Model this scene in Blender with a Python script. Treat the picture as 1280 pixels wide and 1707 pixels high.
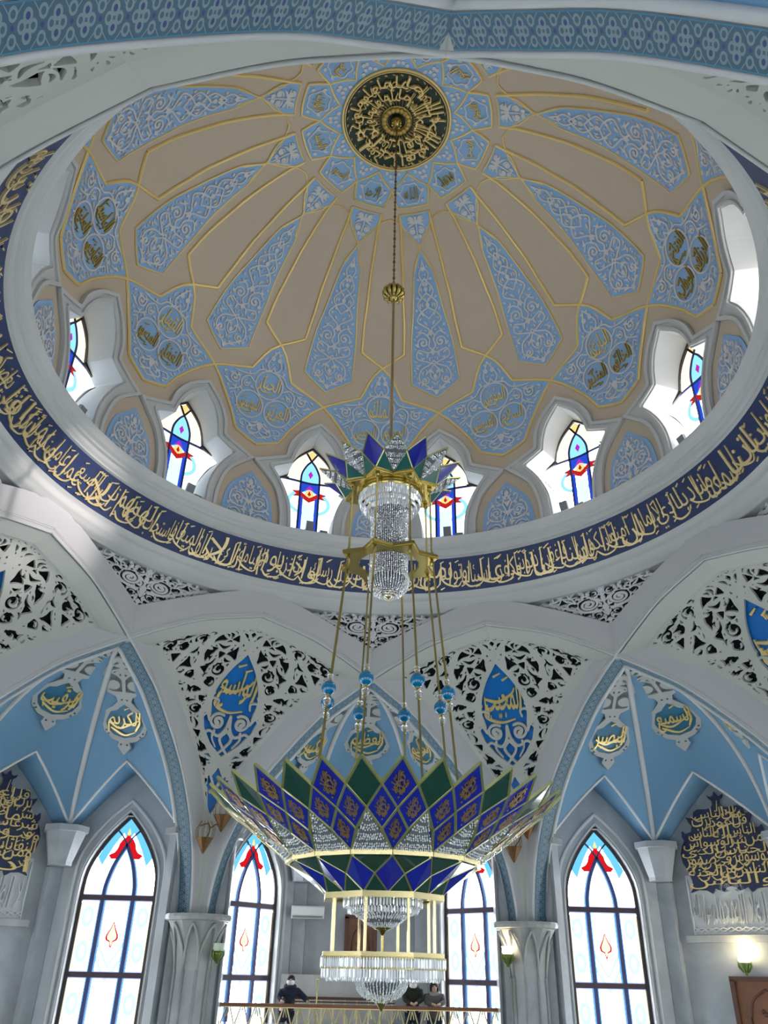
import bpy, math, random
import numpy as np
from mathutils import Vector, Matrix
S = bpy.context.scene
COL = S.collection
for _o in list(bpy.data.objects):
    bpy.data.objects.remove(_o)
sin, cos, pi = math.sin, math.cos, math.pi
rad = math.radians
rng = random.Random(7)

# ------------------------------------------------------------------ camera
CAM = Vector((-0.571, -11.586, 0.0))
YAW, PIT, ROL = rad(2.331), rad(30.591), rad(1.2525)
fwd = Vector((sin(YAW) * cos(PIT), cos(YAW) * cos(PIT), sin(PIT)))
rgt = Vector((cos(YAW), -sin(YAW), 0))
upv = rgt.cross(fwd)
r2 = rgt * cos(ROL) + upv * sin(ROL)
u2 = upv * cos(ROL) - rgt * sin(ROL)
cd = bpy.data.cameras.new('camera')
cd.sensor_fit = 'HORIZONTAL'
cd.sensor_width = 36.0
cd.lens = 1305.8 / 1280 * 36.0
cd.clip_start, cd.clip_end = 0.05, 200
cam = bpy.data.objects.new('camera', cd)
COL.objects.link(cam)
m = Matrix.Identity(4)
for i in range(3):
    m[i][0], m[i][1], m[i][2], m[i][3] = r2[i], u2[i], -fwd[i], CAM[i]
cam.matrix_world = m
S.camera = cam

# ------------------------------------------------------------------ light
W = bpy.data.worlds.new('daylight')
S.world = W
W.use_nodes = True
W.node_tree.nodes['Background'].inputs['Color'].default_value = (0.55, 0.66, 0.80, 1)
W.node_tree.nodes['Background'].inputs['Strength'].default_value = 0.25
WIN = 9.0       # daylight behind the tall windows
DWIN = 5.0      # daylight behind the dome windows
S.view_settings.view_transform = 'Standard'
S.view_settings.look = 'None'
S.view_settings.exposure = 0.13
S.view_settings.gamma = 1.0
S.view_settings.use_curve_mapping = False
S.cycles.diffuse_bounces = 6
S.cycles.max_bounces = 10
S.cycles.sample_clamp_indirect = 6.0

# ------------------------------------------------------------------ materials
MATS = {}
def mat(name, col, rough=0.6, metal=0.0, emit=0.0, ecol=None, noise=0.0, nscale=3.0, bump=0.0, bscale=20.0, trans=0.0, coat=0.0, spec=None, alpha=1.0):
    if name in MATS:
        return MATS[name]
    M = bpy.data.materials.new(name)
    M.use_nodes = True
    nt = M.node_tree
    b = nt.nodes['Principled BSDF']
    b.inputs['Base Color'].default_value = (*col, 1)
    b.inputs['Roughness'].default_value = rough
    b.inputs['Metallic'].default_value = metal
    b.inputs['Transmission Weight'].default_value = trans
    b.inputs['Coat Weight'].default_value = coat
    b.inputs['Alpha'].default_value = alpha
    if spec is not None:
        b.inputs['Specular IOR Level'].default_value = spec
    if emit:
        b.inputs['Emission Color'].default_value = (*(ecol or col), 1)
        b.inputs['Emission Strength'].default_value = emit
    if noise or bump:
        tc = nt.nodes.new('ShaderNodeTexCoord')
    if noise:
        n = nt.nodes.new('ShaderNodeTexNoise')
        n.inputs['Scale'].default_value = nscale
        n.inputs['Detail'].default_value = 5
        nt.links.new(tc.outputs['Object'], n.inputs['Vector'])
        mx = nt.nodes.new('ShaderNodeMix')
        mx.data_type = 'RGBA'
        mx.inputs['A'].default_value = (*[c * (1 - noise) for c in col], 1)
        mx.inputs['B'].default_value = (*[min(1, c * (1 + noise)) for c in col], 1)
        nt.links.new(n.outputs['Fac'], mx.inputs['Factor'])
        nt.links.new(mx.outputs['Result'], b.inputs['Base Color'])
    if bump:
        n2 = nt.nodes.new('ShaderNodeTexNoise')
        n2.inputs['Scale'].default_value = bscale
        n2.inputs['Detail'].default_value = 3
        nt.links.new(tc.outputs['Object'], n2.inputs['Vector'])
        bp = nt.nodes.new('ShaderNodeBump')
        bp.inputs['Strength'].default_value = bump
        bp.inputs['Distance'].default_value = 0.02
        nt.links.new(n2.outputs['Fac'], bp.inputs['Height'])
        nt.links.new(bp.outputs['Normal'], b.inputs['Normal'])
    MATS[name] = M
    return M

def glow(name, col, strength):
    if name in MATS:
        return MATS[name]
    M = bpy.data.materials.new(name)
    M.use_nodes = True
    nt = M.node_tree
    nt.nodes.clear()
    e = nt.nodes.new('ShaderNodeEmission')
    e.inputs['Color'].default_value = (*col, 1)
    e.inputs['Strength'].default_value = strength
    o = nt.nodes.new('ShaderNodeOutputMaterial')
    nt.links.new(e.outputs[0], o.inputs[0])
    MATS[name] = M
    return M

PLASTER = mat('white_plaster', (0.56, 0.57, 0.575), 0.55, noise=0.03, nscale=1.5)
RIBW = mat('rib_white', (0.51, 0.515, 0.535), 0.45, noise=0.02, nscale=1.0)
NETW = mat('lattice_white', (0.52, 0.53, 0.50), 0.55)
LACEW = mat('lace_grey_white', (0.44, 0.45, 0.44), 0.6)
BEIGE = mat('dome_beige', (0.56, 0.465, 0.36), 0.6, noise=0.03, nscale=2.0)
DBLUE = mat('dome_panel_blue', (0.27, 0.46, 0.74), 0.6, noise=0.04, nscale=3.0)
RELIEF = mat('dome_relief_white', (0.62, 0.62, 0.64), 0.55)
GOLD = mat('polished_gold', (0.70, 0.60, 0.32), 0.26, 0.9)
GILT = mat('gilded_relief', (0.82, 0.62, 0.26), 0.34, 0.35)
OLDGOLD = mat('aged_gold_leaf', (0.50, 0.36, 0.10), 0.4, 0.6, noise=0.4, nscale=9)
BRASS = mat('brass', (0.48, 0.385, 0.125), 0.22, 0.95)
NAVY = mat('navy_band', (0.012, 0.03, 0.115), 0.45, noise=0.2, nscale=6)
PLAQUE = mat('plaque_navy', (0.012, 0.022, 0.075), 0.4)
VBLUE = mat('vault_sky_blue', (0.15, 0.305, 0.465), 0.6, noise=0.02, nscale=1.0)
DROPB = mat('drop_blue', (0.0, 0.165, 0.58), 0.45)
TEAL = mat('cartouche_teal', (0.03, 0.17, 0.30), 0.4)
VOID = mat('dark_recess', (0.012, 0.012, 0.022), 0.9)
VOIDG = mat('grey_recess', (0.16, 0.165, 0.175), 0.9)
BGREEN = mat('medallion_green_black', (0.012, 0.028, 0.018), 0.35)
WOOD = mat('brown_wood', (0.20, 0.075, 0.03), 0.45, noise=0.35, nscale=6)
WOODD = mat('dark_brown_wood', (0.09, 0.03, 0.015), 0.45, noise=0.3, nscale=6)
FRAME = mat('window_dark_bronze', (0.03, 0.018, 0.02), 0.4)
MULL = mat('window_blue_came', (0.035, 0.045, 0.16), 0.4)
CBLUE = mat('cobalt_glass', (0.004, 0.010, 0.30), 0.12, 0.0, coat=0.6)
CGREEN = mat('bottle_green_glass', (0.006, 0.045, 0.035), 0.12, 0.0, coat=0.6)
CTEAL = mat('teal_glass', (0.012, 0.11, 0.10), 0.15, 0.0, coat=0.5)
CRYS = mat('cut_crystal', (0.90, 0.93, 0.97), 0.10, 0.25, coat=0.5)
CRYSG = mat('clear_crystal_prism', (0.90, 0.94, 1.0), 0.05, 0.0, trans=0.85)
BEADB = mat('turquoise_glass', (0.0, 0.16, 0.36), 0.1, 0.0, coat=0.8)
STEEL = mat('grey_lamp_housing', (0.20, 0.21, 0.23), 0.45, 0.3)
BRONZE = mat('old_bronze', (0.20, 0.10, 0.04), 0.4, 0.6, noise=0.3, nscale=20)
ACW = mat('ac_white_plastic', (0.72, 0.73, 0.70), 0.4)

def marble(name, col, seams=True):
    M = bpy.data.materials.new(name)
    M.use_nodes = True
    nt = M.node_tree
    L = nt.links
    b = nt.nodes['Principled BSDF']
    b.inputs['Roughness'].default_value = 0.35
    tc = nt.nodes.new('ShaderNodeTexCoord')
    n1 = nt.nodes.new('ShaderNodeTexNoise')
    n1.inputs['Scale'].default_value = 1.1
    n1.inputs['Detail'].default_value = 8
    n1.inputs['Distortion'].default_value = 1.2
    L.new(tc.outputs['Object'], n1.inputs['Vector'])
    cr = nt.nodes.new('ShaderNodeValToRGB')
    cr.color_ramp.elements[0].position = 0.30
    cr.color_ramp.elements[0].color = (*[c * 0.82 for c in col], 1)
    cr.color_ramp.elements[1].position = 0.68
    cr.color_ramp.elements[1].color = (*[min(1, c * 1.1) for c in col], 1)
    L.new(n1.outputs['Fac'], cr.inputs['Fac'])
    L.new(cr.outputs['Color'], b.inputs['Base Color'])
    return M
MARBLE = marble('grey_marble', (0.37, 0.395, 0.42))
MARBLEW = marble('warm_marble', (0.41, 0.415, 0.41))

def mosaic_material():
    # repeating quatrefoil tiles, driven by the strip's own UV (u along the arch in metres, v across 0..1)
    M = bpy.data.materials.new('mosaic_quatrefoil')
    M.use_nodes = True
    nt = M.node_tree
    L = nt.links
    b = nt.nodes['Principled BSDF']
    b.inputs['Roughness'].default_value = 0.4
    def math_(op, a, c=None, clamp=False):
        n = nt.nodes.new('ShaderNodeMath')
        n.operation = op
        n.use_clamp = clamp
        for i, v in enumerate((a, c)):
            if v is None:
                continue
            if isinstance(v, (int, float)):
                n.inputs[i].default_value = v
            else:
                L.new(v, n.inputs[i])
        return n.outputs[0]
    uv = nt.nodes.new('ShaderNodeUVMap')
    sp = nt.nodes.new('ShaderNodeSeparateXYZ')
    L.new(uv.outputs['UV'], sp.inputs[0])
    u = math_('SUBTRACT', math_('FRACT', math_('MULTIPLY', sp.outputs['X'], 1 / 0.185)), 0.5)
    v = math_('SUBTRACT', sp.outputs['Y'], 0.5)
    au, av = math_('ABSOLUTE', u), math_('ABSOLUTE', v)
    def ring(cu, cv, r, w):
        du, dv = math_('SUBTRACT', au, cu), math_('SUBTRACT', av, cv)
        d = math_('SQRT', math_('ADD', math_('MULTIPLY', du, du), math_('MULTIPLY', dv, dv)))
        return math_('LESS_THAN', math_('ABSOLUTE', math_('SUBTRACT', d, r)), w)
    def disc(cu, cv, r):
        du, dv = math_('SUBTRACT', au, cu), math_('SUBTRACT', av, cv)
        d = math_('SQRT', math_('ADD', math_('MULTIPLY', du, du), math_('MULTIPLY', dv, dv)))
        return math_('LESS_THAN', d, r)
    light = math_('MAXIMUM', ring(0.19, 0.0, 0.11, 0.035), ring(0.0, 0.20, 0.12, 0.04))
    light = math_('MAXIMUM', light, ring(0.5, 0.26, 0.12, 0.035))
    light = math_('MAXIMUM', light, math_('LESS_THAN', math_('ABSOLUTE', math_('SUBTRACT', math_('ADD', au, av), 0.62)), 0.02))
    dark = math_('MAXIMUM', disc(0.0, 0.2, 0.07), disc(0.5, 0.0, 0.06))
    edge = math_('GREATER_THAN', av, 0.455)
    def mix(f, a, c):
        n = nt.nodes.new('ShaderNodeMix')
        n.data_type = 'RGBA'
        for k, x in (('A', a), ('B', c)):
            if isinstance(x, tuple):
                n.inputs[k].default_value = (*x, 1)
            else:
                L.new(x, n.inputs[k])
        L.new(f, n.inputs['Factor'])
        return n.outputs['Result']
    c1 = mix(light, (0.04, 0.115, 0.18), (0.19, 0.275, 0.315))
    c2 = mix(dark, c1, (0.03, 0.05, 0.20))
    c3 = mix(edge, c2, (0.04, 0.20, 0.34))
    L.new(c3, b.inputs['Base Color'])
    bp = nt.nodes.new('ShaderNodeBump')
    bp.inputs['Strength'].default_value = 0.5
    bp.inputs['Distance'].default_value = 0.02
    L.new(light, bp.inputs['Height'])
    L.new(bp.outputs['Normal'], b.inputs['Normal'])
    return M
MOSAIC = mosaic_material()

# ------------------------------------------------------------------ object helpers
def mesh(name, V, F, m, parent=None, smooth=False, uv=None, kind=None):
    me = bpy.data.meshes.new(name)
    V = V.tolist() if hasattr(V, 'tolist') else V
    me.from_pydata(V, [], F)
    if m is not None:
        me.materials.append(m)
    if smooth:
        me.polygons.foreach_set('use_smooth', [True] * len(me.polygons))
    if uv is not None:
        lay = me.uv_layers.new(name='UVMap')
        for lp in me.loops:
            lay.data[lp.index].uv = uv[lp.vertex_index]
    me.update()
    o = bpy.data.objects.new(name, me)
    COL.objects.link(o)
    if parent is not None:
        o.parent = parent
    if kind:
        o['kind'] = kind
    return o

def tag(o, label, cat, group=None):
    o['label'] = label
    o['category'] = cat
    if group:
        o['group'] = group
    return o

def empty(name, label=None, cat=None, group=None, loc=(0, 0, 0), az=0.0):
    o = bpy.data.objects.new(name, None)
    o.empty_display_size = 0.2
    COL.objects.link(o)
    o.location = loc
    o.rotation_euler = (0, 0, -rad(az))
    if label:
        tag(o, label, cat, group)
    return o

def dup(root, az=None, loc=None, name=None):
    def cp(o, par):
        c = o.copy()
        COL.objects.link(c)
        if par is not None:
            c.parent = par
        for ch in o.children:
            cp(ch, c)
        return c
    r = cp(root, None)
    if az is not None:
        r.rotation_euler = (0, 0, -rad(az))
    if loc is not None:
        r.location = loc
    if name:
        r.name = name
    return r

class MB:
    """collects geometry for ONE mesh object"""
    def __init__(s):
        s.V, s.F = [], []
    def add(s, V, F):
        k = len(s.V)
        s.V += [tuple(v) for v in V]
        s.F += [tuple(i + k for i in f) for f in F]
        return s
    def box(s, c, d, ax=None):
        ax = ax or (Vector((1, 0, 0)), Vector((0, 1, 0)), Vector((0, 0, 1)))
        c = Vector(c)
        V = [c + ax[0] * (d[0] / 2 * i) + ax[1] * (d[1] / 2 * j) + ax[2] * (d[2] / 2 * k) for i in (-1, 1) for j in (-1, 1) for k in (-1, 1)]
        return s.add(V, [(0, 1, 3, 2), (4, 6, 7, 5), (0, 4, 5, 1), (2, 3, 7, 6), (0, 2, 6, 4), (1, 5, 7, 3)])
    def bar(s, a, b, w, h=None, up=(0, 0, 1)):
        a, b = Vector(a), Vector(b)
        z = (b - a)
        L = z.length
        if L < 1e-6:
            return s
        z.normalize()
        up = Vector(up)
        if abs(z.dot(up)) > 0.98:
            up = Vector((1, 0.2, 0))
        x = up.cross(z).normalized()
        y = z.cross(x)
        return s.box((a + b) / 2, (w, h or w, L), (x, y, z))
    def tube(s, pts, r, n=8, closed=False, cap=True, flat=1.0, up=None):
        P = [Vector(p) for p in pts]
        m_ = len(P)
        rr = r if hasattr(r, '__len__') else [r] * m_
        V, F = [], []
        prev = None
        for i in range(m_):
            if closed:
                t = P[(i + 1) % m_] - P[i - 1]
            else:
                t = P[min(i + 1, m_ - 1)] - P[max(i - 1, 0)]
            if t.length < 1e-9:
                t = Vector((0, 0, 1))
            t.normalize()
            if up is not None:
                u = Vector(up[i] if hasattr(up[0], '__len__') else up)
                x = u.cross(t)
                x = x.normalized() if x.length > 1e-5 else t.orthogonal().normalized()
            elif prev is None:
                x = t.orthogonal().normalized()
            else:
                x = (prev - t * prev.dot(t))
                x = x.normalized() if x.length > 1e-5 else t.orthogonal().normalized()
            prev = x
            y = t.cross(x)
            for k in range(n):
                a = 2 * pi * k / n
                V.append(P[i] + x * (rr[i] * cos(a)) + y * (rr[i] * flat * sin(a)))
        rng_ = range(m_ if closed else m_ - 1)
        for i in rng_:
            j = (i + 1) % m_
            for k in range(n):
                l = (k + 1) % n
                F.append((i * n + k, i * n + l, j * n + l, j * n + k))
        if cap and not closed:
            F.append(tuple(range(n))[::-1])
            F.append(tuple((m_ - 1) * n + k for k in range(n)))
        return s.add(V, F)
    def lathe(s, prof, n=24, c=(0, 0, 0), a0=0.0, a1=2 * pi):
        full = abs(a1 - a0 - 2 * pi) < 1e-6
        k = n if full else n + 1
        V, F = [], []
        for (r, z) in prof:
            for i in range(k):
                a = a0 + (a1 - a0) * i / n
                V.append((c[0] + r * sin(a), c[1] + r * cos(a), c[2] + z))
        for j in range(len(prof) - 1):
            for i in range(n):
                l = (i + 1) % k
                F.append((j * k + i, j * k + l, (j + 1) * k + l, (j + 1) * k + i))
        return s.add(V, F)
    def ball(s, c, r, n=12, sq=(1, 1, 1)):
        V, F = [], []
        m_ = max(5, n // 2)
        for j in range(m_ + 1):
            t = pi * j / m_
            for i in range(n):
                a = 2 * pi * i / n
                V.append((c[0] + r * sq[0] * sin(t) * cos(a), c[1] + r * sq[1] * sin(t) * sin(a), c[2] + r * sq[2] * cos(t)))
        for j in range(m_):
            for i in range(n):
                l = (i + 1) % n
                F.append((j * n + i, (j + 1) * n + i, (j + 1) * n + l, j * n + l))
        return s.add(V, F)
    def prism(s, poly, f0, f1):
        """poly: 2-D points, f0/f1 map (x, y) to the two faces"""
        n = len(poly)
        V = [f0(*q) for q in poly] + [f1(*q) for q in poly]
        F = [tuple(range(n)), tuple(range(2 * n - 1, n - 1, -1))]
        F += [(i, (i + 1) % n, n + (i + 1) % n, n + i) for i in range(n)]
        return s.add(V, F)
    def build(s, name, m, parent=None, smooth=False, kind=None):
        return mesh(name, s.V, s.F, m, parent, smooth, None, kind)

def P3(az, r, z):
    a = rad(az)
    return (r * sin(a), r * cos(a), z)
def NL(a, u, t, z):
    """frame turned to azimuth a: u outward, t sideways (clockwise), z up"""
    a = rad(a)
    return (u * sin(a) + t * cos(a), u * cos(a) - t * sin(a), z)
def mirror(h):
    """half outline from the axis down -> closed outline"""
    return h + [(-x, y) for x, y in reversed(h) if abs(x) > 1e-9]
def sp(phi):
    return rad(phi) * 6.6
R0, Z0, HD = 6.8, 11.6, 6.45
def dg(a, phi):       # degrees + latitude -> (true metres across, metres up the meridian)
    return (rad(a) * R0 * cos(rad(phi)), sp(phi))
def crom(pts, n=8, closed=False):
    p = [np.array(q, float) for q in pts]
    out = []
    L = len(p)
    for i in range(L if closed else L - 1):
        if closed:
            a, b, c, d = p[i - 1], p[i], p[(i + 1) % L], p[(i + 2) % L]
        else:
            b, c = p[i], p[i + 1]
            a = p[i - 1] if i else 2 * b - c
            d = p[i + 2] if i + 2 < L else 2 * c - b
        for k in range(n):
            t = k / n
            out.append(0.5 * (2 * b + (c - a) * t + (2 * a - 5 * b + 4 * c - d) * t * t + (3 * b - a - 3 * c + d) * t ** 3))
    if not closed:
        out.append(p[-1])
    return [tuple(q) for q in out]
def resamp(pts, n):
    p = np.array(pts, float)
    d = np.r_[0, np.cumsum(np.linalg.norm(np.diff(p, axis=0), axis=1))]
    t = np.linspace(0, d[-1], n)
    return np.stack([np.interp(t, d, p[:, k]) for k in range(p.shape[1])], 1)

# ------------------------------------------------------------------ ornament engine: signed-distance canvas -> relief mesh
class Can:
    def __init__(s, x0, x1, y0, y1, st):
        s.st = st
        s.xs = np.arange(x0, x1 + st * 0.5, st)
        s.ys = np.arange(y0, y1 + st * 0.5, st)
        s.X, s.Y = np.meshgrid(s.xs, s.ys)
        s.D = np.full(s.X.shape, 9.0)
    def stroke(s, pts, w0, w1=None, mir=False, wm=None):
        """tapering ribbon; widths are half-widths at the ends (and middle)"""
        p = np.array(pts, float)
        d = np.r_[0, np.cumsum(np.linalg.norm(np.diff(p, axis=0), axis=1))]
        n = max(2, int(d[-1] / (s.st * 0.8)) + 1)
        t = np.linspace(0, d[-1], n)
        px, py = np.interp(t, d, p[:, 0]), np.interp(t, d, p[:, 1])
        w1 = w0 if w1 is None else w1
        if wm is None:
            w = np.linspace(w0, w1, n)
        else:
            q = np.linspace(0, 1, n)
            w = np.interp(q, [0, 0.5, 1], [w0, wm, w1])
        for sg in ((1, -1) if mir else (1,)):
            for a, b, r in zip(px * sg, py, w):
                R = r + s.st * 2.5
                i0, i1 = np.searchsorted(s.xs, (a - R, a + R))
                j0, j1 = np.searchsorted(s.ys, (b - R, b + R))
                if i0 == i1 or j0 == j1:
                    continue
                dd = np.hypot(s.xs[None, i0:i1] - a, s.ys[j0:j1, None] - b) - r
                s.D[j0:j1, i0:i1] = np.minimum(s.D[j0:j1, i0:i1], dd)
        return s
    def poly(s, pts):
        p = np.array(pts, float)
        q = np.roll(p, -1, axis=0)
        dm = np.full(s.X.shape, 1e9)
        ins = np.zeros(s.X.shape, bool)
        for (ax, ay), (bx, by) in zip(p, q):
            ex, ey = bx - ax, by - ay
            l2 = ex * ex + ey * ey
            if l2 < 1e-14:
                continue
            t = np.clip(((s.X - ax) * ex + (s.Y - ay) * ey) / l2, 0, 1)
            dm = np.minimum(dm, np.hypot(s.X - ax - t * ex, s.Y - ay - t * ey))
            c = (ay > s.Y) != (by > s.Y)
            with np.errstate(divide='ignore', invalid='ignore'):
                xi = ax + (s.Y - ay) / (by - ay if by != ay else 1e-12) * ex
            ins ^= c & (s.X < xi)
        return np.where(ins, -dm, dm)
    def disc(s, cx, cy, r):
        return np.hypot(s.X - cx, s.Y - cy) - r

def spiral(cx, cy, r, turns=1.5, a0=0.0, d=1, n=26, rin=0.18):
    return [(cx + r * (1 - (1 - rin) * k / n) * cos(a0 + d * 2 * pi * turns * k / n), cy + r * (1 - (1 - rin) * k / n) * sin(a0 + d * 2 * pi * turns * k / n)) for k in range(n + 1)]
def scroll(c, cx, cy, r, w, a0, d=1, mir=True, turns=1.4):
    c.stroke(spiral(cx, cy, r, turns, a0, d), w * 0.9, w * 1.3, mir)
    e = spiral(cx, cy, r, turns, a0, d)[-1]
    c.stroke([e, e], w * 2.0, w * 2.0, mir)
def leaf(c, x, y, ang, L, w, bend=0.3, mir=True):
    q = [(0, 0), (L * 0.5, bend * L * 0.35), (L, 0)]
    ca, sa = cos(ang), sin(ang)
    c.stroke(crom([(x + a * ca - b * sa, y + a * sa + b * ca) for a, b in q], 5), w * 0.35, w * 0.12, mir, wm=w)
def msq(c, D):
    sol = D < 0
    ny, nx = sol.shape
    V = []
    nid = -np.ones(sol.shape, int)
    ji = np.argwhere(sol)
    nid[sol] = np.arange(len(ji))
    V = np.stack([c.xs[ji[:, 1]], c.ys[ji[:, 0]]], 1).tolist()
    hid, vid = {}, {}
    def H(j, i):
        k = (j, i)
        if k not in hid:
            a, b = D[j, i], D[j, i + 1]
            t = min(0.97, max(0.03, a / (a - b)))
            hid[k] = len(V)
            V.append([c.xs[i] + t * c.st, c.ys[j]])
        return hid[k]
    def Vv(j, i):
        k = (j, i)
        if k not in vid:
            a, b = D[j, i], D[j + 1, i]
            t = min(0.97, max(0.03, a / (a - b)))
            vid[k] = len(V)
            V.append([c.xs[i], c.ys[j] + t * c.st])
        return vid[k]
    code = sol[:-1, :-1] * 1 + sol[:-1, 1:] * 2 + sol[1:, 1:] * 4 + sol[1:, :-1] * 8
    F = []
    full = np.argwhere(code == 15)
    if len(full):
        j, i = full[:, 0], full[:, 1]
        F += np.stack([nid[j, i], nid[j, i + 1], nid[j + 1, i + 1], nid[j + 1, i]], 1).tolist()
    B = []
    for j, i in np.argwhere((code > 0) & (code < 15)):
        cs = ((j, i), (j, i + 1), (j + 1, i + 1), (j + 1, i))
        ed = (lambda: H(j, i), lambda: Vv(j, i + 1), lambda: H(j + 1, i), lambda: Vv(j, i))
        f, kind = [], []
        for k in range(4):
            a, b = sol[cs[k]], sol[cs[(k + 1) % 4]]
            if a:
                f.append(int(nid[cs[k]])); kind.append(0)
            if a != b:
                f.append(ed[k]()); kind.append(1 if a else 2)
        F.append(f)
        for k in range(len(f)):
            if kind[k] == 1 and kind[(k + 1) % len(f)] == 2:
                B.append((f[k], f[(k + 1) % len(f)]))
    return np.array(V).reshape(-1, 2), F, B

def relief(name, c, D, fm, h, m, parent=None, h0=0.0, kind=None, smooth=False):
    V, F, B = msq(c, D)
    if len(V) == 0:
        return None
    top = fm(V[:, 0], V[:, 1], h)
    bs = sorted({i for e in B for i in e})
    rem = {b: len(V) + k for k, b in enumerate(bs)}
    low = fm(V[bs, 0], V[bs, 1], h0) if bs else np.zeros((0, 3))
    F = F + [[a, b, rem[b], rem[a]] for a, b in B]
    return mesh(name, np.vstack([top, low]), F, m, parent, smooth, None, kind)

# ------------------------------------------------------------------ Arabic lettering (joined letter forms, right to left)
_F = {'ا': (0xFE8D, 2), 'ب': (0xFE8F, 4), 'ة': (0xFE93, 2), 'ت': (0xFE95, 4), 'ث': (0xFE99, 4), 'ج': (0xFE9D, 4), 'ح': (0xFEA1, 4), 'خ': (0xFEA5, 4), 'د': (0xFEA9, 2), 'ذ': (0xFEAB, 2), 'ر': (0xFEAD, 2), 'ز': (0xFEAF, 2), 'س': (0xFEB1, 4), 'ش': (0xFEB5, 4), 'ص': (0xFEB9, 4), 'ض': (0xFEBD, 4), 'ط': (0xFEC1, 4), 'ظ': (0xFEC5, 4), 'ع': (0xFEC9, 4), 'غ': (0xFECD, 4), 'ف': (0xFED1, 4), 'ق': (0xFED5, 4), 'ك': (0xFED9, 4), 'ل': (0xFEDD, 4), 'م': (0xFEE1, 4), 'ن': (0xFEE5, 4), 'ه': (0xFEE9, 4), 'و': (0xFEED, 2), 'ى': (0xFEEF, 2), 'ي': (0xFEF1, 4), 'أ': (0xFE83, 2), 'إ': (0xFE87, 2), 'آ': (0xFE81, 2), 'ئ': (0xFE89, 4), 'ؤ': (0xFE85, 2)}
_LA = {'ا': 0xFEFB, 'أ': 0xFEF7, 'إ': 0xFEF9, 'آ': 0xFEF5}
def shape(w):
    out = []
    for part in w.split(' '):
        i, prev = 0, False
        o = []
        while i < len(part):
            ch = part[i]
            if ch == 'ل' and i + 1 < len(part) and part[i + 1] in _LA:
                o.append(chr(_LA[part[i + 1]] + (1 if prev else 0)))
                prev = False
                i += 2
                continue
            if ch not in _F:
                o.append(ch); prev = False; i += 1
                continue
            base, k = _F[ch]
            nx = k == 4 and i + 1 < len(part) and part[i + 1] in _F
            f = (3 if nx and prev else 2 if nx else 1 if prev else 0)
            o.append(chr(base + f))
            prev = nx
            i += 1
        out.append(''.join(o))
    return ' '.join(out)[::-1]
_TX = {}
def text2d(w, bold=0.0, res=2):
    """outline mesh of a word: vertices, faces, boundary edges, normalised to its own box"""
    if (w, bold) in _TX:
        return _TX[(w, bold)]
    cu = bpy.data.curves.new('t', 'FONT')
    cu.body = shape(w)
    cu.resolution_u = res
    cu.offset = -0.006 + bold
    o = bpy.data.objects.new('t', cu)
    COL.objects.link(o)
    dg = bpy.context.evaluated_depsgraph_get()
    ev = o.evaluated_get(dg)
    me = ev.to_mesh()
    V = np.array([v.co[:2] for v in me.vertices], float)
    F = [list(p.vertices) for p in me.polygons]
    ev.to_mesh_clear()
    bpy.data.objects.remove(o)
    bpy.data.curves.remove(cu)
    cnt = {}
    for f in F:
        for k in range(len(f)):
            e = (f[k], f[(k + 1) % len(f)])
            key = (min(e), max(e))
            cnt.setdefault(key, []).append(e)
    B = [v[0] for v in cnt.values() if len(v) == 1]
    _TX[(w, bold)] = (V, F, B)
    return _TX[(w, bold)]
class Txt:
    """one mesh holding the lettering of one piece of calligraphy"""
    def __init__(s):
        s.V, s.F, s.n = [], [], 0
    def word(s, w, box, fm, h, h0=0.0, shear=0.12, bold=0.0):
        V, F, B = text2d(w, bold)
        x0, y0, x1, y1 = box
        lo, hi = V.min(0), V.max(0)
        U = (V - lo) / np.maximum(hi - lo, 1e-6)
        X = x0 + (x1 - x0) * U[:, 0] + shear * (U[:, 1] - 0.5) * (y1 - y0) * 0.5
        Y = y0 + (y1 - y0) * U[:, 1]
        top, low = fm(X, Y, h), fm(X, Y, h0)
        n = len(V)
        k = s.n
        s.V.append(top); s.V.append(low)
        s.F += [[i + k for i in f] for f in F] + [[a + k, b + k, b + n + k, a + n + k] for a, b in B]
        s.n += 2 * n
        return s
    def strokes(s, pts_list, fm, h, h0, w):
        for pts in pts_list:
            p = np.array(pts, float)
            d = np.gradient(p, axis=0)
            d /= np.linalg.norm(d, axis=1)[:, None] + 1e-9
            nr = np.stack([-d[:, 1], d[:, 0]], 1)
            ww = w * np.interp(np.linspace(0, 1, len(p)), [0, 0.3, 1], [0.7, 1, 0.4])[:, None]
            a, b = p + nr * ww, p - nr * ww
            q = np.vstack([a, b])
            n = len(p)
            k = s.n
            s.V.append(fm(q[:, 0], q[:, 1], h)); s.V.append(fm(q[:, 0], q[:, 1], h0))
            for i in range(n - 1):
                s.F.append([k + i, k + i + 1, k + n + i + 1, k + n + i])
                s.F.append([k + i, k + i + 1, k + 2 * n + i + 1, k + 2 * n + i])
                s.F.append([k + n + i, k + n + i + 1, k + 3 * n + i + 1, k + 3 * n + i])
            s.n += 4 * n
        return s
    def build(s, name, m, parent=None):
        return mesh(name, np.vstack(s.V), s.F, m, parent)
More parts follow.
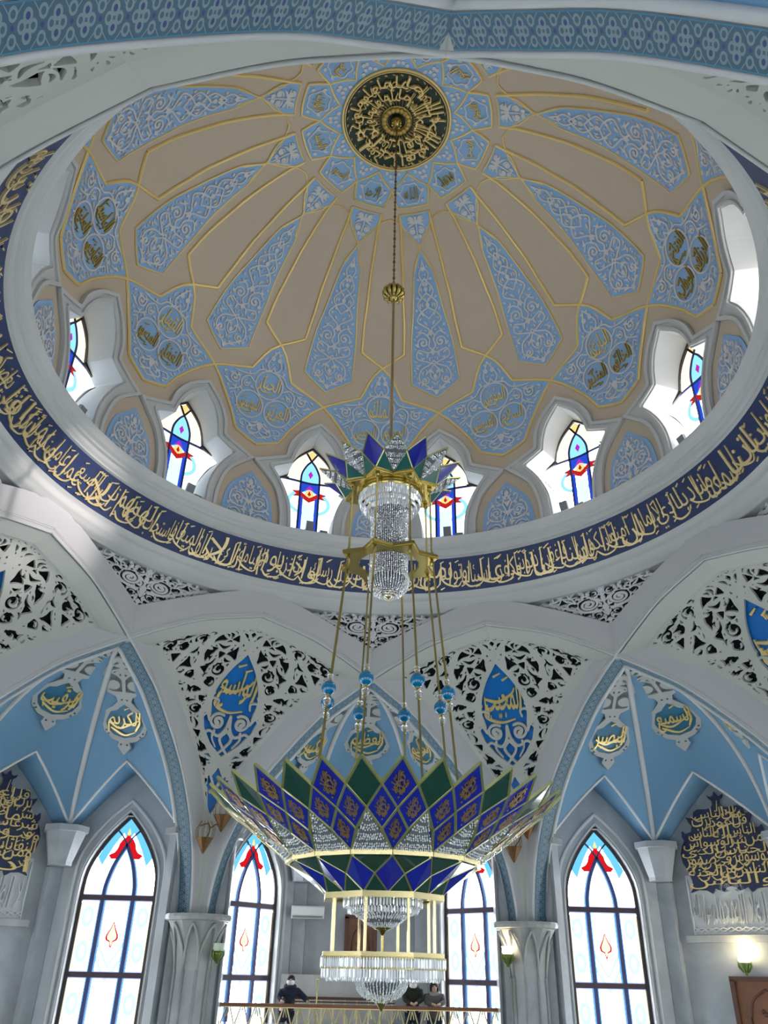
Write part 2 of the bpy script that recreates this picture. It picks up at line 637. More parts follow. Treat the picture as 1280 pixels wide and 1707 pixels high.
# ------------------------------------------------------------------ ornament drawings (shared by copies)
def punch(c, region, r0, r1, w, seed, tries=1200, x_min=0.0, mir=True, gap=.03, keep=None):
    """pierced work: stamps crescent and leaf shaped holes round packed rosettes; c.D collects the holes"""
    g = random.Random(seed)
    got = []
    for k in range(tries):
        r = r0 + (r1 - r0) * (1 - k / tries)
        x, y = g.uniform(max(x_min, c.xs[0]), c.xs[-1]), g.uniform(c.ys[0], c.ys[-1])
        i, j = min(len(c.xs) - 1, int((x - c.xs[0]) / c.st)), min(len(c.ys) - 1, int((y - c.ys[0]) / c.st))
        if region[j, i] > -r * .92 or (mir and x_min == 0.0 and x < r * 1.05):
            continue
        if any((x - a) ** 2 + (y - b) ** 2 < (1.02 * (r + q) + gap * .6) ** 2 for a, b, q in got):
            continue
        got.append((x, y, r))
        d, a0 = g.choice((-1, 1)), g.uniform(0, 2 * pi)
        s = r / r1
        sg = (1, -1) if mir else (1,)
        sty = g.random()
        if r > .55 * r1 and sty < .62:
            c.stroke(spiral(x, y, r * .80, 1.05, a0, d, 24, .12), w * .35, w * 1.35, mir, wm=w * 1.15)
            for t in range(3):
                a = a0 - d * (.75 + .62 * t)
                leaf(c, x + r * .92 * cos(a), y + r * .92 * sin(a), a + d * 2.0, r * .58, w * .95, .7 * d, mir)
        else:
            n = 2 if r < .5 * r1 else 3
            a1 = g.uniform(0, 2 * pi)
            for t in range(n):
                a = a1 + t * 2 * pi / n
                L = r * 1.45
                leaf(c, x + r * .52 * cos(a) - L * .5 * cos(a + 1.2 * d), y + r * .52 * sin(a) - L * .5 * sin(a + 1.2 * d), a + 1.2 * d, L, w * (1.25 if n == 3 else 1.05), .55 * d, mir)
    return got

def sprigs(c, region, w, gap, L0, L1, seed, tries, x_min=0.0, mir=True):
    """slips single leaves into whatever plain spots are left (holes or relief alike)"""
    g = random.Random(seed)
    at = lambda A, x, y: A[min(len(c.ys) - 1, max(0, int((y - c.ys[0]) / c.st + .5))), min(len(c.xs) - 1, max(0, int((x - c.xs[0]) / c.st + .5)))]
    for k in range(tries):
        x, y = g.uniform(max(x_min, c.xs[0]), c.xs[-1]), g.uniform(c.ys[0], c.ys[-1])
        if at(region, x, y) > -w or at(c.D, x, y) < w + gap:
            continue
        best = None
        for t in range(5):
            a, L = g.uniform(0, 2 * pi), L0 + (L1 - L0) * (1 - k / tries)
            ok = True
            for f in (.3, .6, .85, 1.0):
                p, q = x + L * f * cos(a), y + L * f * sin(a)
                ww = w * (1 - abs(2 * f - 1)) * .9
                if at(region, p, q) > -ww or at(c.D, p, q) < ww + gap or (mir and p < (ww + gap * .5)):
                    ok = False
                    break
            if ok:
                best = (a, L)
                break
        if best and not (mir and x < w):
            leaf(c, x, y, best[0], best[1], w, g.choice((-.7, .7)), mir)

# pendentive lattice (x: metres across, y: metres down the curve)
TY = [0, .38, 1.30, 2.15, 3.1, 4.1, 5.1, 6.2, 7.5]
ET = [2.99, 2.60, 2.16, 1.60, 1.23, .81, .32, .13, .06]
cn = Can(-3.02, 3.02, 0.0, 5.6, 0.0225)
hp = mirror([(0, .46), (1.2, .48), (2.42, .52), (1.95, 1.30), (1.45, 2.15), (1.06, 3.1), (.68, 4.0), (.32, 4.6), (.15, 5.05), (0, 5.25)])
dh = cn.poly(hp)
SC = Can(-3.02, 3.02, 0.0, 5.6, 0.0225)      # straps
drop = crom([(0, 1.08), (.33, 1.50), (.56, 1.98), (.64, 2.40), (.58, 2.82)], 7)
SC.stroke(drop, .055, .055, True)
SC.stroke(crom([(0, 1.08), (-.24, 0.76), (-.46, .40)], 5), .05, .05, True)
SC.stroke(crom([(.19, 1.10), (-.08, 0.72), (-.24, .38)], 5), .022, .022, True)
SC.stroke(crom([(.62, .44), (.98, .75), (1.20, 1.25), (1.16, 1.75), (.90, 2.10), (.60, 2.24)], 8), .055, .055, True)
SC.stroke(crom([(.64, 2.24), (.98, 2.05), (1.45, 1.82), (1.78, 1.60)], 6), .05, .045, True)
SC.stroke(crom([(.58, 2.06), (.95, 2.26), (1.40, 2.32)], 6), .045, .04, True)
SC.stroke(crom([(.64, 2.4), (.78, 2.8), (.70, 3.22), (.42, 3.58), (0, 3.90), (-.30, 4.24)], 8), .055, .05, True)
SC.stroke(crom([(.60, 3.48), (.26, 3.84), (-.10, 4.10), (-.3, 4.42)], 6), .034, .034, True)
SC.stroke(crom([(1.30, .85), (1.62, 1.12), (1.80, 1.45)], 6), .045, .045, True)
dropin = cn.poly(mirror([(0, 1.08)] + drop[1:] + [(.34, 2.80), (.12, 2.92), (0, 2.80)]))
lowin = cn.poly(mirror([(0, 2.85), (.58, 2.72), (.70, 2.92), (.62, 3.22), (.38, 3.54), (0, 3.82)]))
foot = cn.poly(mirror([(0, 4.02), (.25, 4.28), (.2, 4.6), (.1, 5.05), (0, 5.2)]))
reg = np.maximum(np.maximum(dh, -SC.D), -np.minimum(dropin, np.minimum(lowin, foot)))
for q in (((.27, .62), 2.0, .30), ((.12, .90), .8, .12), ((0, .62), 1.57, .16), ((.16, .40), 1.2, .18), ((.14, 4.45), 1.0, .22), ((2.05, .68), 3.0, .38), ((1.84, .86), 2.6, .34), ((2.2, .60), 3.0, .16)):
    leaf(cn, q[0][0], q[0][1], q[1], q[2], .05, .5)
punch(cn, reg, .085, .21, .038, 12, 6000, gap=-.01)
sprigs(cn, reg, .042, .030, .14, .34, 3, 14000)
sprigs(cn, reg, .030, .026, .08, .20, 4, 14000)
sprigs(cn, reg, .018, .022, .04, .10, 5, 9000)
HO = np.maximum(cn.D, -(SC.D - .012))
HO = np.maximum(HO, dh)
# scrollwork bridging the blue window under the drop
S2 = Can(-3.02, 3.02, 0.0, 5.6, 0.0225)
scroll(S2, .31, 2.96, .22, .034, -2.2, 1, True, 1.55)
S2.stroke(crom([(.53, 2.96), (.66, 2.66), (.60, 2.40), (.42, 2.42), (.44, 2.58)], 6), .04, .022, True)
S2.stroke(crom([(0, 2.80), (.06, 3.12), (.22, 3.32), (.46, 3.24), (.60, 3.36)], 6), .036, .03, True)
S2.stroke(crom([(0, 3.16), (.15, 3.38), (0, 3.62), (-.12, 3.76)], 6), .034, .03, True)
S2.stroke(crom([(.34, 3.2), (.36, 3.40), (.22, 3.60)], 5), .03, .02, True)
S2.stroke([(0, 4.02), (.17, 4.32), (0, 4.64)], .036, .036, True)
S2.stroke([(.0, 4.62), (.12, 4.72)], .03, .03, True)
win = np.maximum(np.minimum(dropin, np.minimum(lowin, foot)), -(S2.D))
HO = np.minimum(HO, np.maximum(win, -(SC.D)))
NETs = -HO

# filigree triangle (x -1..1, y 0 foot .. 1 top)
ct = Can(-1.0, 1.0, 0.0, 1.0, 0.0075)
dt = ct.poly([(0, 0.0), (1.0, 0.98), (-1.0, 0.98)])
scroll(ct, .21, .60, .105, .012, 2.0, 1, True, 1.7)
sp0 = ct.D.copy(); ct.D[:] = 9
ST = Can(-1.0, 1.0, 0.0, 1.0, 0.0075)
scroll(ST, .21, .60, .13, .016, 2.0, 1, True, 1.9); ST.stroke([(0, .3), (0, .95)], .012)
ST.stroke(crom([(.07, .42), (.30, .46), (.62, .74), (.95, .96)], 6), .013, .012, True)
tin = ct.disc(.21, .60, .14); tin = np.minimum(tin, ct.disc(-.21, .60, .14))
punch(ct, np.maximum(dt + .02, np.maximum(-ST.D, -tin)), .024, .085, .0165, 5, 3000, gap=-.004)
sprigs(ct, np.maximum(dt + .014, np.maximum(-ST.D, -tin)), .016, .009, .05, .12, 3, 12000)
sprigs(ct, np.maximum(dt + .014, np.maximum(-ST.D, -tin)), .009, .008, .02, .06, 4, 9000)
HT = np.minimum(np.maximum(ct.D, -(ST.D - .004)), np.maximum(tin, -ST.D))
HT = np.maximum(HT, dt + .012)
ax_ = np.abs(ct.X)
arch_top = ct.Y - np.where(ax_ < .07, .96, .82 + .15 * np.clip(1 - ((ax_ - .45) / .42) ** 2, -1, 1))
TRIp = np.maximum(np.maximum(-HT, dt), arch_top)

# spearhead vines
sh = [(0, sp(60.6)), (0.235, sp(56.1)), (0.35, sp(50.5)), (0.45, sp(45)), (0.60, sp(38)), (0.70, sp(28.2)), (0, sp(24.4))]
spl = mirror(crom(sh[:6], 5) + [sh[6]])
cr = Can(-0.78, 0.78, sp(24), sp(61), 0.015)
drg = cr.poly(spl) + 0.07
y0 = sp(24.4)
Ls = sp(60.6) - y0
Yf = lambda f: y0 + Ls * f
def wv(pts, w=0.021, w1=None):
    cr.stroke(crom(pts, 8), w, w1 or w, True)
wv([(0.0, Yf(.035)), (0.20, Yf(.075)), (0.46, Yf(.13)), (0.38, Yf(.20)), (0.10, Yf(.235)), (0.0, Yf(.26))])
wv([(0.0, Yf(.12)), (0.13, Yf(.155)), (0.10, Yf(.20)), (0.0, Yf(.235))], .018)
scroll(cr, 0.30, Yf(.125), 0.12, 0.019, 2.2, 1, True, 1.3)
wv([(0.0, Yf(.235)), (0.20, Yf(.255)), (0.47, Yf(.285)), (0.40, Yf(.335)), (0.12, Yf(.315)), (0.0, Yf(.335))])
scroll(cr, 0.25, Yf(.385), 0.165, 0.020, -0.6, 1, True, 1.35)
wv([(0.0, Yf(.335)), (0.10, Yf(.36)), (0.06, Yf(.41)), (0.24, Yf(.455)), (0.42, Yf(.43))])
wv([(0.10, Yf(.43)), (0.03, Yf(.47)), (0.18, Yf(.50)), (0.34, Yf(.535)), (0.22, Yf(.585)), (0.0, Yf(.62))])
wv([(0.0, Yf(.545)), (0.20, Yf(.595)), (0.28, Yf(.64)), (0.14, Yf(.685)), (0.0, Yf(.715))], 0.019)
wv([(0.0, Yf(.655)), (0.15, Yf(.695)), (0.20, Yf(.735)), (0.08, Yf(.785)), (0.0, Yf(.81))], 0.018)
wv([(0.0, Yf(.775)), (0.10, Yf(.81)), (0.13, Yf(.845)), (0.04, Yf(.885)), (0, Yf(.93))], 0.017)
for x, f, a, l in ((.10, .055, .2, .22), (.42, .09, 2.2, .14), (.45, .205, .6, .12), (.18, .28, 1.6, .2), (.30, .305, .5, .16), (.42, .36, .9, .12), (.08, .50, .9, .16), (.36, .49, .2, .12), (.16, .565, 1.2, .14), (.30, .60, .4, .1), (.02, .66, .9, .12), (.22, .68, .3, .09), (.02, .76, .9, .1), (.14, .80, .4, .08), (.0, .87, .8, .07), (.20, .18, 2.2, .13), (.05, .17, 1.0, .12)):
    leaf(cr, x, Yf(f), a, l, 0.034)
for f, l in ((.02, .16), (.135, .14), (.30, .16), (.43, .15), (.62, .14), (.725, .12), (.86, .10)):
    leaf(cr, 0, Yf(f), pi / 2, l, 0.045)
sprigs(cr, drg, .026, .030, .08, .20, 5, 4000)
sprigs(cr, drg, .018, .030, .05, .09, 6, 3000)
SPAp = np.maximum(cr.D, drg)

# shield ornament
hs = [dg(0, 32.0)] + [dg(2.2, 30.4), dg(3.5, 28.4), dg(5.5, 24.3), dg(8.0, 23.3), dg(10.3, 22.6), dg(12.8, 21.5), dg(14.7, 20.4), dg(12.4, 18.3), dg(10.0, 15.6), dg(7.5, 12.2), dg(5.4, 8.2), dg(0, 6.0)]
shp = mirror(hs)
c3 = Can(-1.75, 1.75, sp(5.5), sp(32.5), 0.0165)
dsr = c3.poly(shp) + 0.09
RND = [(0.0, sp(21.6), 0.40), (-0.42, sp(15.3), 0.39), (0.42, sp(15.3), 0.39)]
for x, y, r in RND:
    c3.stroke([(x + r * cos(t * pi / 20), y + r * sin(t * pi / 20)) for t in range(41)], 0.021)
def sv(pts, w=.02, w1=None):
    c3.stroke(crom([(x, sp(p)) for x, p in pts], 7), w, w1 or w, True)
sv([(0, 30.6), (.12, 28.6), (.20, 26.6), (.08, 25.3), (0, 26.4)])
sv([(.10, 25.2), (.36, 24.6), (.52, 22.9), (.80, 22.2), (1.12, 21.9), (1.44, 20.8)])
scroll(c3, 1.02, sp(20.1), .165, .019, 1.8, 1, True, 1.5)
sv([(.44, 21.2), (.62, 22.0), (.80, 20.6), (.78, 18.7), (.92, 17.6), (1.10, 16.6)])
scroll(c3, .64, sp(19.9), .10, .016, 1.5, -1, True, 1.2)
sv([(.84, 15.4), (.94, 16.6), (1.04, 15.9)], .016)
sv([(.80, 13.6), (.92, 12.6), (.80, 11.4), (.62, 11.5)], .018)
sv([(0, 11.6), (.16, 10.4), (.34, 9.6), (.30, 8.6), (.12, 8.4), (0, 9.2)])
sv([(.36, 10.6), (.52, 10.9), (.60, 10.0), (.46, 9.4)], .017)
sv([(0, 7.4), (.16, 8.0), (.30, 7.8)], .017)
scroll(c3, .10, sp(28.3), .07, .014, .4, 1)
for x, p, a, l in ((.05, 29.4, .8, .12), (.30, 24.9, 1.0, .14), (.62, 22.6, .9, .14), (.85, 21.3, -.6, .16), (1.28, 20.7, -.7, .12), (.72, 17.8, .5, .16), (.52, 20.6, -.8, .12), (.92, 13.9, 1.0, .14), (.70, 12.2, -.6, .12), (.22, 9.7, .6, .16), (.05, 10.6, 1.2, .14), (.44, 8.9, -.3, .1), (1.22, 18.7, .3, .12)):
    leaf(c3, x, sp(p), a, l, .032)
leaf(c3, 0, sp(11.4), -pi / 2, 0.22, 0.05)
hol = np.minimum.reduce([c3.disc(x, y, r) for x, y, r in RND])
sprigs(c3, np.maximum(dsr, -hol), .026, .032, .10, .26, 5, 6000)
sprigs(c3, np.maximum(dsr, -hol), .018, .030, .05, .10, 6, 4000)
SHAp = np.maximum(c3.D, dsr)

# lunette palmette
lp = mirror(crom([(0, -0.18), (0.316, -0.51), (0.558, -0.80), (0.69, -1.30), (0.70, -2.0)], 5))
cpl = Can(-0.8, 0.8, -2.02, -0.1, 0.0125)
dp_ = cpl.poly(lp)
def lv(pts, w=.018, w1=None):
    cpl.stroke(crom(pts, 7), w, w1 or w, True)
scroll(cpl, .33, -1.62, .19, .018, .6, 1, True, 1.6); scroll(cpl, .30, -1.12, .16, .017, .9, 1, True, 1.5)
lv([(0, -1.9), (.08, -1.6), (.12, -1.35), (.04, -1.1), (.12, -.85), (.02, -.62)])
lv([(.10, -1.35), (.3, -1.36), (.52, -1.25), (.50, -.98), (.36, -.86)])
lv([(.12, -.90), (.26, -.80), (.30, -.66), (.18, -.6)], .016)
lv([(.5, -1.45), (.60, -1.65), (.54, -1.86)], .016)
for x, y, a, l in ((0, -1.25, 1.2, .22), (0, -1.2, .6, .22), (0, -.95, 1.0, .2), (.02, -.75, .8, .16), (.14, -1.72, -.6, .18), (.42, -1.36, .8, .14), (.36, -.92, .8, .12), (.06, -1.5, .5, .16), (.5, -1.3, -.9, .14), (.2, -.68, .9, .1)):
    leaf(cpl, x, y, a, l, .036)
leaf(cpl, 0, -.66, pi / 2, .2, .045)
sprigs(cpl, dp_ + .09, .026, .028, .08, .18, 5, 3000)
sprigs(cpl, dp_ + .09, .016, .026, .04, .08, 6, 3000)
LUNp = np.maximum(cpl.D, dp_ + .07)

# gold script patch for the cobalt panes
gc_ = Can(-.5, .5, -.5, .5, .0165)
g_ = random.Random(4)
for k in range(34):
    x, y = g_.uniform(-.38, .38), g_.uniform(-.38, .38)
    if abs(x) + abs(y) < .44:
        a = g_.uniform(0, 6.28)
        gc_.stroke(spiral(x, y, g_.uniform(.035, .075), .8, a, g_.choice((-1, 1)), 12, .5), .013)
for q in ([(-.3, -.1), (-.1, .12), (.15, .05), (.3, .15)], [(-.2, .2), (0, .3), (.1, .1), (.25, -.1)], [(-.25, -.18), (-.05, -.28), (.12, -.18), (.2, -.24)], [(-.05, .36), (.02, .05), (-.02, -.33)], [(-.38, .02), (-.2, -.12), (0, -.05), (.22, -.02), (.38, .04)], [(.12, .3), (.1, .0), (.14, -.2)], [(-.16, .26), (-.18, .0), (-.12, -.2)]):
    gc_.stroke(crom(q, 6), .017)
gc_.stroke(spiral(-.0, -.44, .04, 1, 0, 1), .014)
GPATp = np.maximum(gc_.D, np.abs(gc_.X) + np.abs(gc_.Y) - .52)
# ------------------------------------------------------------------ dome (12-fold) : shell, frames, panels
K0 = 0.118682            # metres per degree on the drum
def dome_at(daz, s, h):
    """daz degrees from +y, s metres up the meridian from the springing, h metres proud of the shell"""
    daz, s, h = np.broadcast_arrays(np.asarray(daz, float), np.asarray(s, float), np.asarray(h, float))
    a = np.radians(daz)
    ph = np.clip(s / 6.6, 0, pi / 2)
    r = np.where(s > 0, (R0 - h) * np.cos(ph), R0 - h)
    z = np.where(s > 0, Z0 + (HD - h) * np.sin(ph), Z0 + s)
    return np.stack([r * np.sin(a), r * np.cos(a), z], -1)
def fm_deg(x, y, h):          # x in K0-metres (constant degrees), y meridian metres
    return dome_at(x / K0, y, h)
def fm_met(x, y, h):          # x in true metres across
    r = np.maximum(0.3, R0 * np.cos(np.clip(y / 6.6, 0, 1.5)))
    return dome_at(np.degrees(x / r), y, h)
def fm_deg_off(az):
    return lambda x, y, h: dome_at(x / K0 + az, y, h)
def fm_met_off(az):
    def f(x, y, h):
        r = np.maximum(0.3, R0 * np.cos(np.clip(y / 6.6, 0, 1.5)))
        return dome_at(np.degrees(x / r) + az, y, h)
    return f
IN = crom([(0, 1.567), (0.38, 1.198), (0.564, 0.841), (0.653, 0.449)], 6) + [(1.2, 0.17)] + crom([(1.2, 0.17), (0.89, -0.27), (0.64, -0.85), (0.563, -1.5), (0.56, -2.2)], 5)[1:]
OUT = crom([(0, 1.85), (0.498, 1.497), (0.807, 1.048), (0.89, 0.61)], 6) + [(1.79, 0.21)] + crom([(1.79, 0.21), (1.151, -0.42), (0.926, -1.06), (0.89, -1.5), (0.88, -2.2)], 5)[1:]
INP, OUTP = mirror(IN), mirror(OUT)

ceiling = empty('ceiling')
ceiling['kind'] = 'structure'
cs = Can(-15 * K0, 15 * K0, -2.0, 2.2, 30 * K0 / 90)
dIN = cs.poly(INP)
dOUT = cs.poly(OUTP)
V, F, B = msq(cs, -dIN)
low = fm_deg(V[:, 0], V[:, 1], 0.0)
band = []
for k in range(12):
    a = -rad(15 + 30 * k)
    rot = np.array([[cos(a), -sin(a), 0], [sin(a), cos(a), 0], [0, 0, 1]])
    band.append(low @ rot.T)
VV = np.vstack(band)
FF = [[i + k * len(low) for i in f] for k in range(12) for f in F]
mesh('drum', VV, FF, BEIGE, ceiling, True, kind='structure')
mb = MB()
pr = []
for k in range(40):
    s = 2.15 + (10.36 - 2.15) * k / 39
    q = dome_at(0, s, 0)
    pr.append((q[1], q[2]))
mb.lathe(pr, 120)
mb.build('dome_shell', BEIGE, ceiling, True, kind='structure')

# window surrounds: stepped white mouldings and the deep reveal, one per window
def dome_window(k):
    w = empty('window_%d' % k)
    w['kind'] = 'structure'
    d = np.maximum(dOUT, -dIN)
    relief('window_frame', cs, d, fm_deg, 0.05, PLASTER, w)
    relief('frame_roll', cs, np.maximum(dOUT, -(dOUT + 0.085)), fm_deg, 0.11, PLASTER, w)
    relief('frame_step', cs, np.maximum(dIN - 0.10, -(dIN - 0.04)), fm_deg, 0.10, PLASTER, w)
    # reveal: walls from the opening back to the glass
    pts = resamp(np.array(INP), 90)
    A = dome_at(pts[:, 0] / K0, pts[:, 1], 0.05)
    U = 7.52
    sc = 1.06
    Bk = np.stack([A[:, 0] * sc, np.full(len(A), U), A[:, 2] + (A[:, 1] < 99) * 0.0], 1)
    n = len(A)
    mesh('window_reveal', np.vstack([A, Bk]), [(i, (i + 1) % n, n + (i + 1) % n, n + i) for i in range(n)], PLASTER, w)
    return w
# stained glass of a dome window, in the plane u = 7.42; x sideways, z up
def gl(pl, u=7.42):
    return [NL(0, u, x, z) for x, z in pl]
def dome_glass(w):
    half = crom([(0, 13.07), (0.40, 12.72), (0.60, 12.40), (0.68, 12.03)], 5) + [(1.30, 11.80)] + crom([(1.30, 11.80), (0.97, 11.40), (0.71, 10.80), (0.62, 10.1), (0.61, 9.6)], 4)[1:]
    outl = mirror(half)
    gw = glow('daylight_white_glass', (0.86, 0.95, 1.0), DWIN * 0.42)
    gc = glow('daylight_pale_cyan_glass', (0.30, 0.74, 1.0), 1.15)
    gb = glow('daylight_blue_glass', (0.03, 0.10, 0.85), 0.75)
    gr = glow('daylight_red_glass', (0.55, 0.02, 0.02), 0.9)
    gy = glow('daylight_amber_glass', (1.0, 0.72, 0.25), 1.05)
    gm = glow('daylight_magenta_glass', (0.50, 0.03, 0.60), 0.9)
    gcr = glow('daylight_cream_glass', (1.0, 0.93, 0.76), 1.15)
    def flat(name, polys, m, u):
        b = MB()
        for pl in polys:
            b.prism(pl, lambda x, z: NL(0, u, x, z), lambda x, z: NL(0, u + 0.012, x, z))
        return b.build(name, m, w)
    flat('glass', [outl], gw, 7.42)
    # upper cream / cyan lights
    arcL = crom([(-0.27, 11.9), (-0.25, 12.2), (-0.13, 12.48), (0, 12.65)], 5)
    arcR = [(-x, z) for x, z in arcL]
    flat('cyan_light', [arcL + arcR[::-1][1:]], gc, 7.405)
    flat('cream_light', [[(-0.62, 11.98)] + crom([(-0.61, 12.2), (-0.50, 12.58), (-0.17, 12.90)], 4) + [(0, 12.68)] + arcL[::-1][1:] + [(-0.28, 11.93)],
                         [(0.62, 11.98)] + crom([(0.61, 12.2), (0.50, 12.58), (0.17, 12.90)], 4) + [(0, 12.68)] + arcR[::-1][1:] + [(0.28, 11.93)]], gcr, 7.408)
    flat('amber_light', [[(0, 12.70), (0.15, 12.88), (0, 13.02), (-0.15, 12.88)]], gy, 7.405)
    cyl = [(0.62 * cos(2 * pi * k / 30), 11.28 + 0.42 * sin(2 * pi * k / 30)) for k in range(31)]
    cyi = [(0.52 * cos(2 * pi * k / 30), 11.28 + 0.33 * sin(2 * pi * k / 30)) for k in range(31)]
    flat('cyan_ring', [[cyl[k], cyl[k + 1], cyi[k + 1], cyi[k]] for k in range(30)], gc, 7.405)
    flat('blue_light', [[(-0.27, 11.9), (-0.27, 11.55), (0, 11.72), (0.27, 11.55), (0.27, 11.9)],
                        [(-0.27, 9.6), (-0.27, 11.5), (-0.17, 11.5), (-0.17, 9.6)], [(0.27, 9.6), (0.27, 11.5), (0.17, 11.5), (0.17, 9.6)]], gb, 7.403)
    flat('white_light', [[(-0.16, 9.6), (-0.16, 11.2), (0.16, 11.2), (0.16, 9.6)]], glow('daylight_ice_glass', (0.62, 0.90, 1.0), 1.3), 7.403)
    lob = [(0, 11.33), (0.22, 11.45), (0.46, 11.43), (0.36, 11.52), (0.50, 11.60), (0.30, 11.62), (0.18, 11.56), (0.08, 11.47), (0, 11.43)]
    flat('red_motif', [lob, [(-x, z) for x, z in lob], [(0, 11.28), (0.2, 11.40), (0.1, 11.42), (0, 11.38), (-0.1, 11.42), (-0.2, 11.40)], [(0, 11.66), (0.05, 11.54), (0, 11.48), (-0.05, 11.54)]], gr, 7.395)
    flat('amber_motif', [[(0, 11.36), (0.17, 11.46), (0.10, 11.62), (0, 11.72), (-0.10, 11.62), (-0.17, 11.46)]], gy, 7.40)
    flat('magenta_motif', [[(0, 11.84), (0.13, 11.66), (0, 11.70), (-0.13, 11.66)], [(0, 12.32), (0.07, 12.2), (0, 12.06), (-0.07, 12.2)]], gm, 7.396)
    b = MB()
    def came(pl, t=0.035):
        for p, q in zip(pl[:-1], pl[1:]):
            b.bar(NL(0, 7.40, *p), NL(0, 7.40, *q), 0.05, t, (0, 1, 0))
    ext = [(0, 12.65), (0.15, 12.90)]
    came([(-0.27, 9.6), (-0.27, 11.9)]); came([(0.27, 9.6), (0.27, 11.9)])
    came(arcL); came(arcR)
    came(crom([(-0.95, 11.96), (-0.4, 11.93), (0, 11.90), (0.4, 11.93), (0.95, 11.96)], 3))
    b.build('came', mat('cobalt_came', (0.012, 0.02, 0.14), 0.4), w)
    b = MB()
    came(ext, 0.03); came([(-x, z) for x, z in ext], 0.03)
    came([(0, 12.65), (-0.15, 12.90)], 0.03)
    for p, q in zip(outl, outl[1:] + outl[:1]):
        b.bar(NL(0, 7.385, *p), NL(0, 7.385, *q), 0.05, 0.07, (0, 1, 0))
    b.bar(NL(0, 7.385, 0.62, 11.97), NL(0, 7.385, 1.25, 11.86), 0.05, 0.05, (0, 1, 0))
    b.bar(NL(0, 7.385, -0.62, 11.97), NL(0, 7.385, -1.25, 11.86), 0.05, 0.05, (0, 1, 0))
    b.build('frame', FRAME, w)
DW0 = dome_window(1)
dome_glass(DW0)
DWAZ = [15 + 30 * k for k in range(12)]
DW0.rotation_euler = (0, 0, -rad(15))
for k in range(1, 12):
    o = dup(DW0, DWAZ[k], name='window_%d' % (k + 1))
    if DWAZ[k] in (45, 75, 105, 135):        # sunny side of the dome
        for ch in o.children:
            if ch.name.startswith('glass'):
                ch.data = ch.data.copy()
                ch.data.materials[0] = glow('sunlit_white_glass', (1.0, 0.97, 0.92), DWIN * 1.9)

# ordinal words for labels, counted from the chandelier rod
ORD = ['nearest', 'second', 'third', 'fourth', 'fifth', 'sixth']

# lunettes between the windows
lp = mirror(crom([(0, -0.18), (0.316, -0.51), (0.558, -0.80), (0.69, -1.30), (0.70, -2.0)], 5))
cl = Can(-0.8, 0.8, -2.02, -0.1, 0.016)
dl = cl.poly(lp)
LUN = {}
for az in (0, -30, 30, -60, 60, -90, 90):
    if not LUN:
        e = empty('lunette_panel')
        relief('blue_ground', cl, dl, fm_deg, 0.03, DBLUE, e)
        relief('arabesque', cpl, LUNp, fm_deg, 0.075, RELIEF, e, 0.03)
        LUN[0] = e
    else:
        e = dup(LUN[0])
    e.rotation_euler = (0, 0, -rad(az))
    nm = {0: 'behind the chandelier crown', 30: 'first right of the crown', 60: 'second right of the crown', 90: 'third right of the crown', -30: 'first left of the crown', -60: 'second left of the crown', -90: 'third left of the crown'}[az]
    tag(e, 'blue lunette with white arabesque between dome windows, ' + nm, 'wall panel', 'blue lunettes between the dome windows')

# spearhead panels
c = Can(-0.78, 0.78, sp(24), sp(61), 0.02)
dsp = c.poly(spl)
def gold_line(b, pts, w, h, az=0.0, closed=False):
    """flattened gold strip lying on the dome; pts in (deg, s)"""
    pts = list(pts)
    if closed:
        pts = pts + [pts[0]]
    q = []
    for (a, s0), (b_, s1) in zip(pts[:-1], pts[1:]):
        n = max(1, int(max(abs(s1 - s0) / 0.25, abs(b_ - a) / 2.0)))
        q += [(a + (b_ - a) * k / n, s0 + (s1 - s0) * k / n) for k in range(n)]
    q.append(pts[-1])
    A = np.array(q)
    T = dome_at(A[:, 0] + az, A[:, 1], 0.0)
    N = dome_at(A[:, 0] + az, A[:, 1], 1.0) - T
    b.tube(T + N * 0.02, w, 6, cap=True, flat=h / w, up=N.tolist())
def rim(name, pts_met, parent, w=0.022, m=GILT):
    b = MB()
    q = []
    for x, y in pts_met:
        r = max(0.3, R0 * cos(min(1.5, max(0, y / 6.6))))
        q.append((math.degrees(x / r), y))
    gold_line(b, q, w, 0.03, 0, True)
    return b.build(name, m, parent)
SPR = {}
for az in (15, -15, 45, -45, 75, -75, 105, -105):
    if not SPR:
        e = empty('spearhead_panel')
        relief('blue_ground', c, dsp, fm_met, 0.03, DBLUE, e)
        relief('arabesque', cr, SPAp, fm_met, 0.07, RELIEF, e, 0.03)
        rim('gold_edge', spl, e)
        SPR[0] = e
    else:
        e = dup(SPR[0])
    e.rotation_euler = (0, 0, -rad(az))
    k = int((abs(az) - 15) / 30)
    tag(e, 'blue spearhead panel with white vines on the dome, %s %s of the chandelier rod' % (ORD[k], 'right' if az > 0 else 'left'), 'ceiling panel', 'blue spearhead panels on the dome')

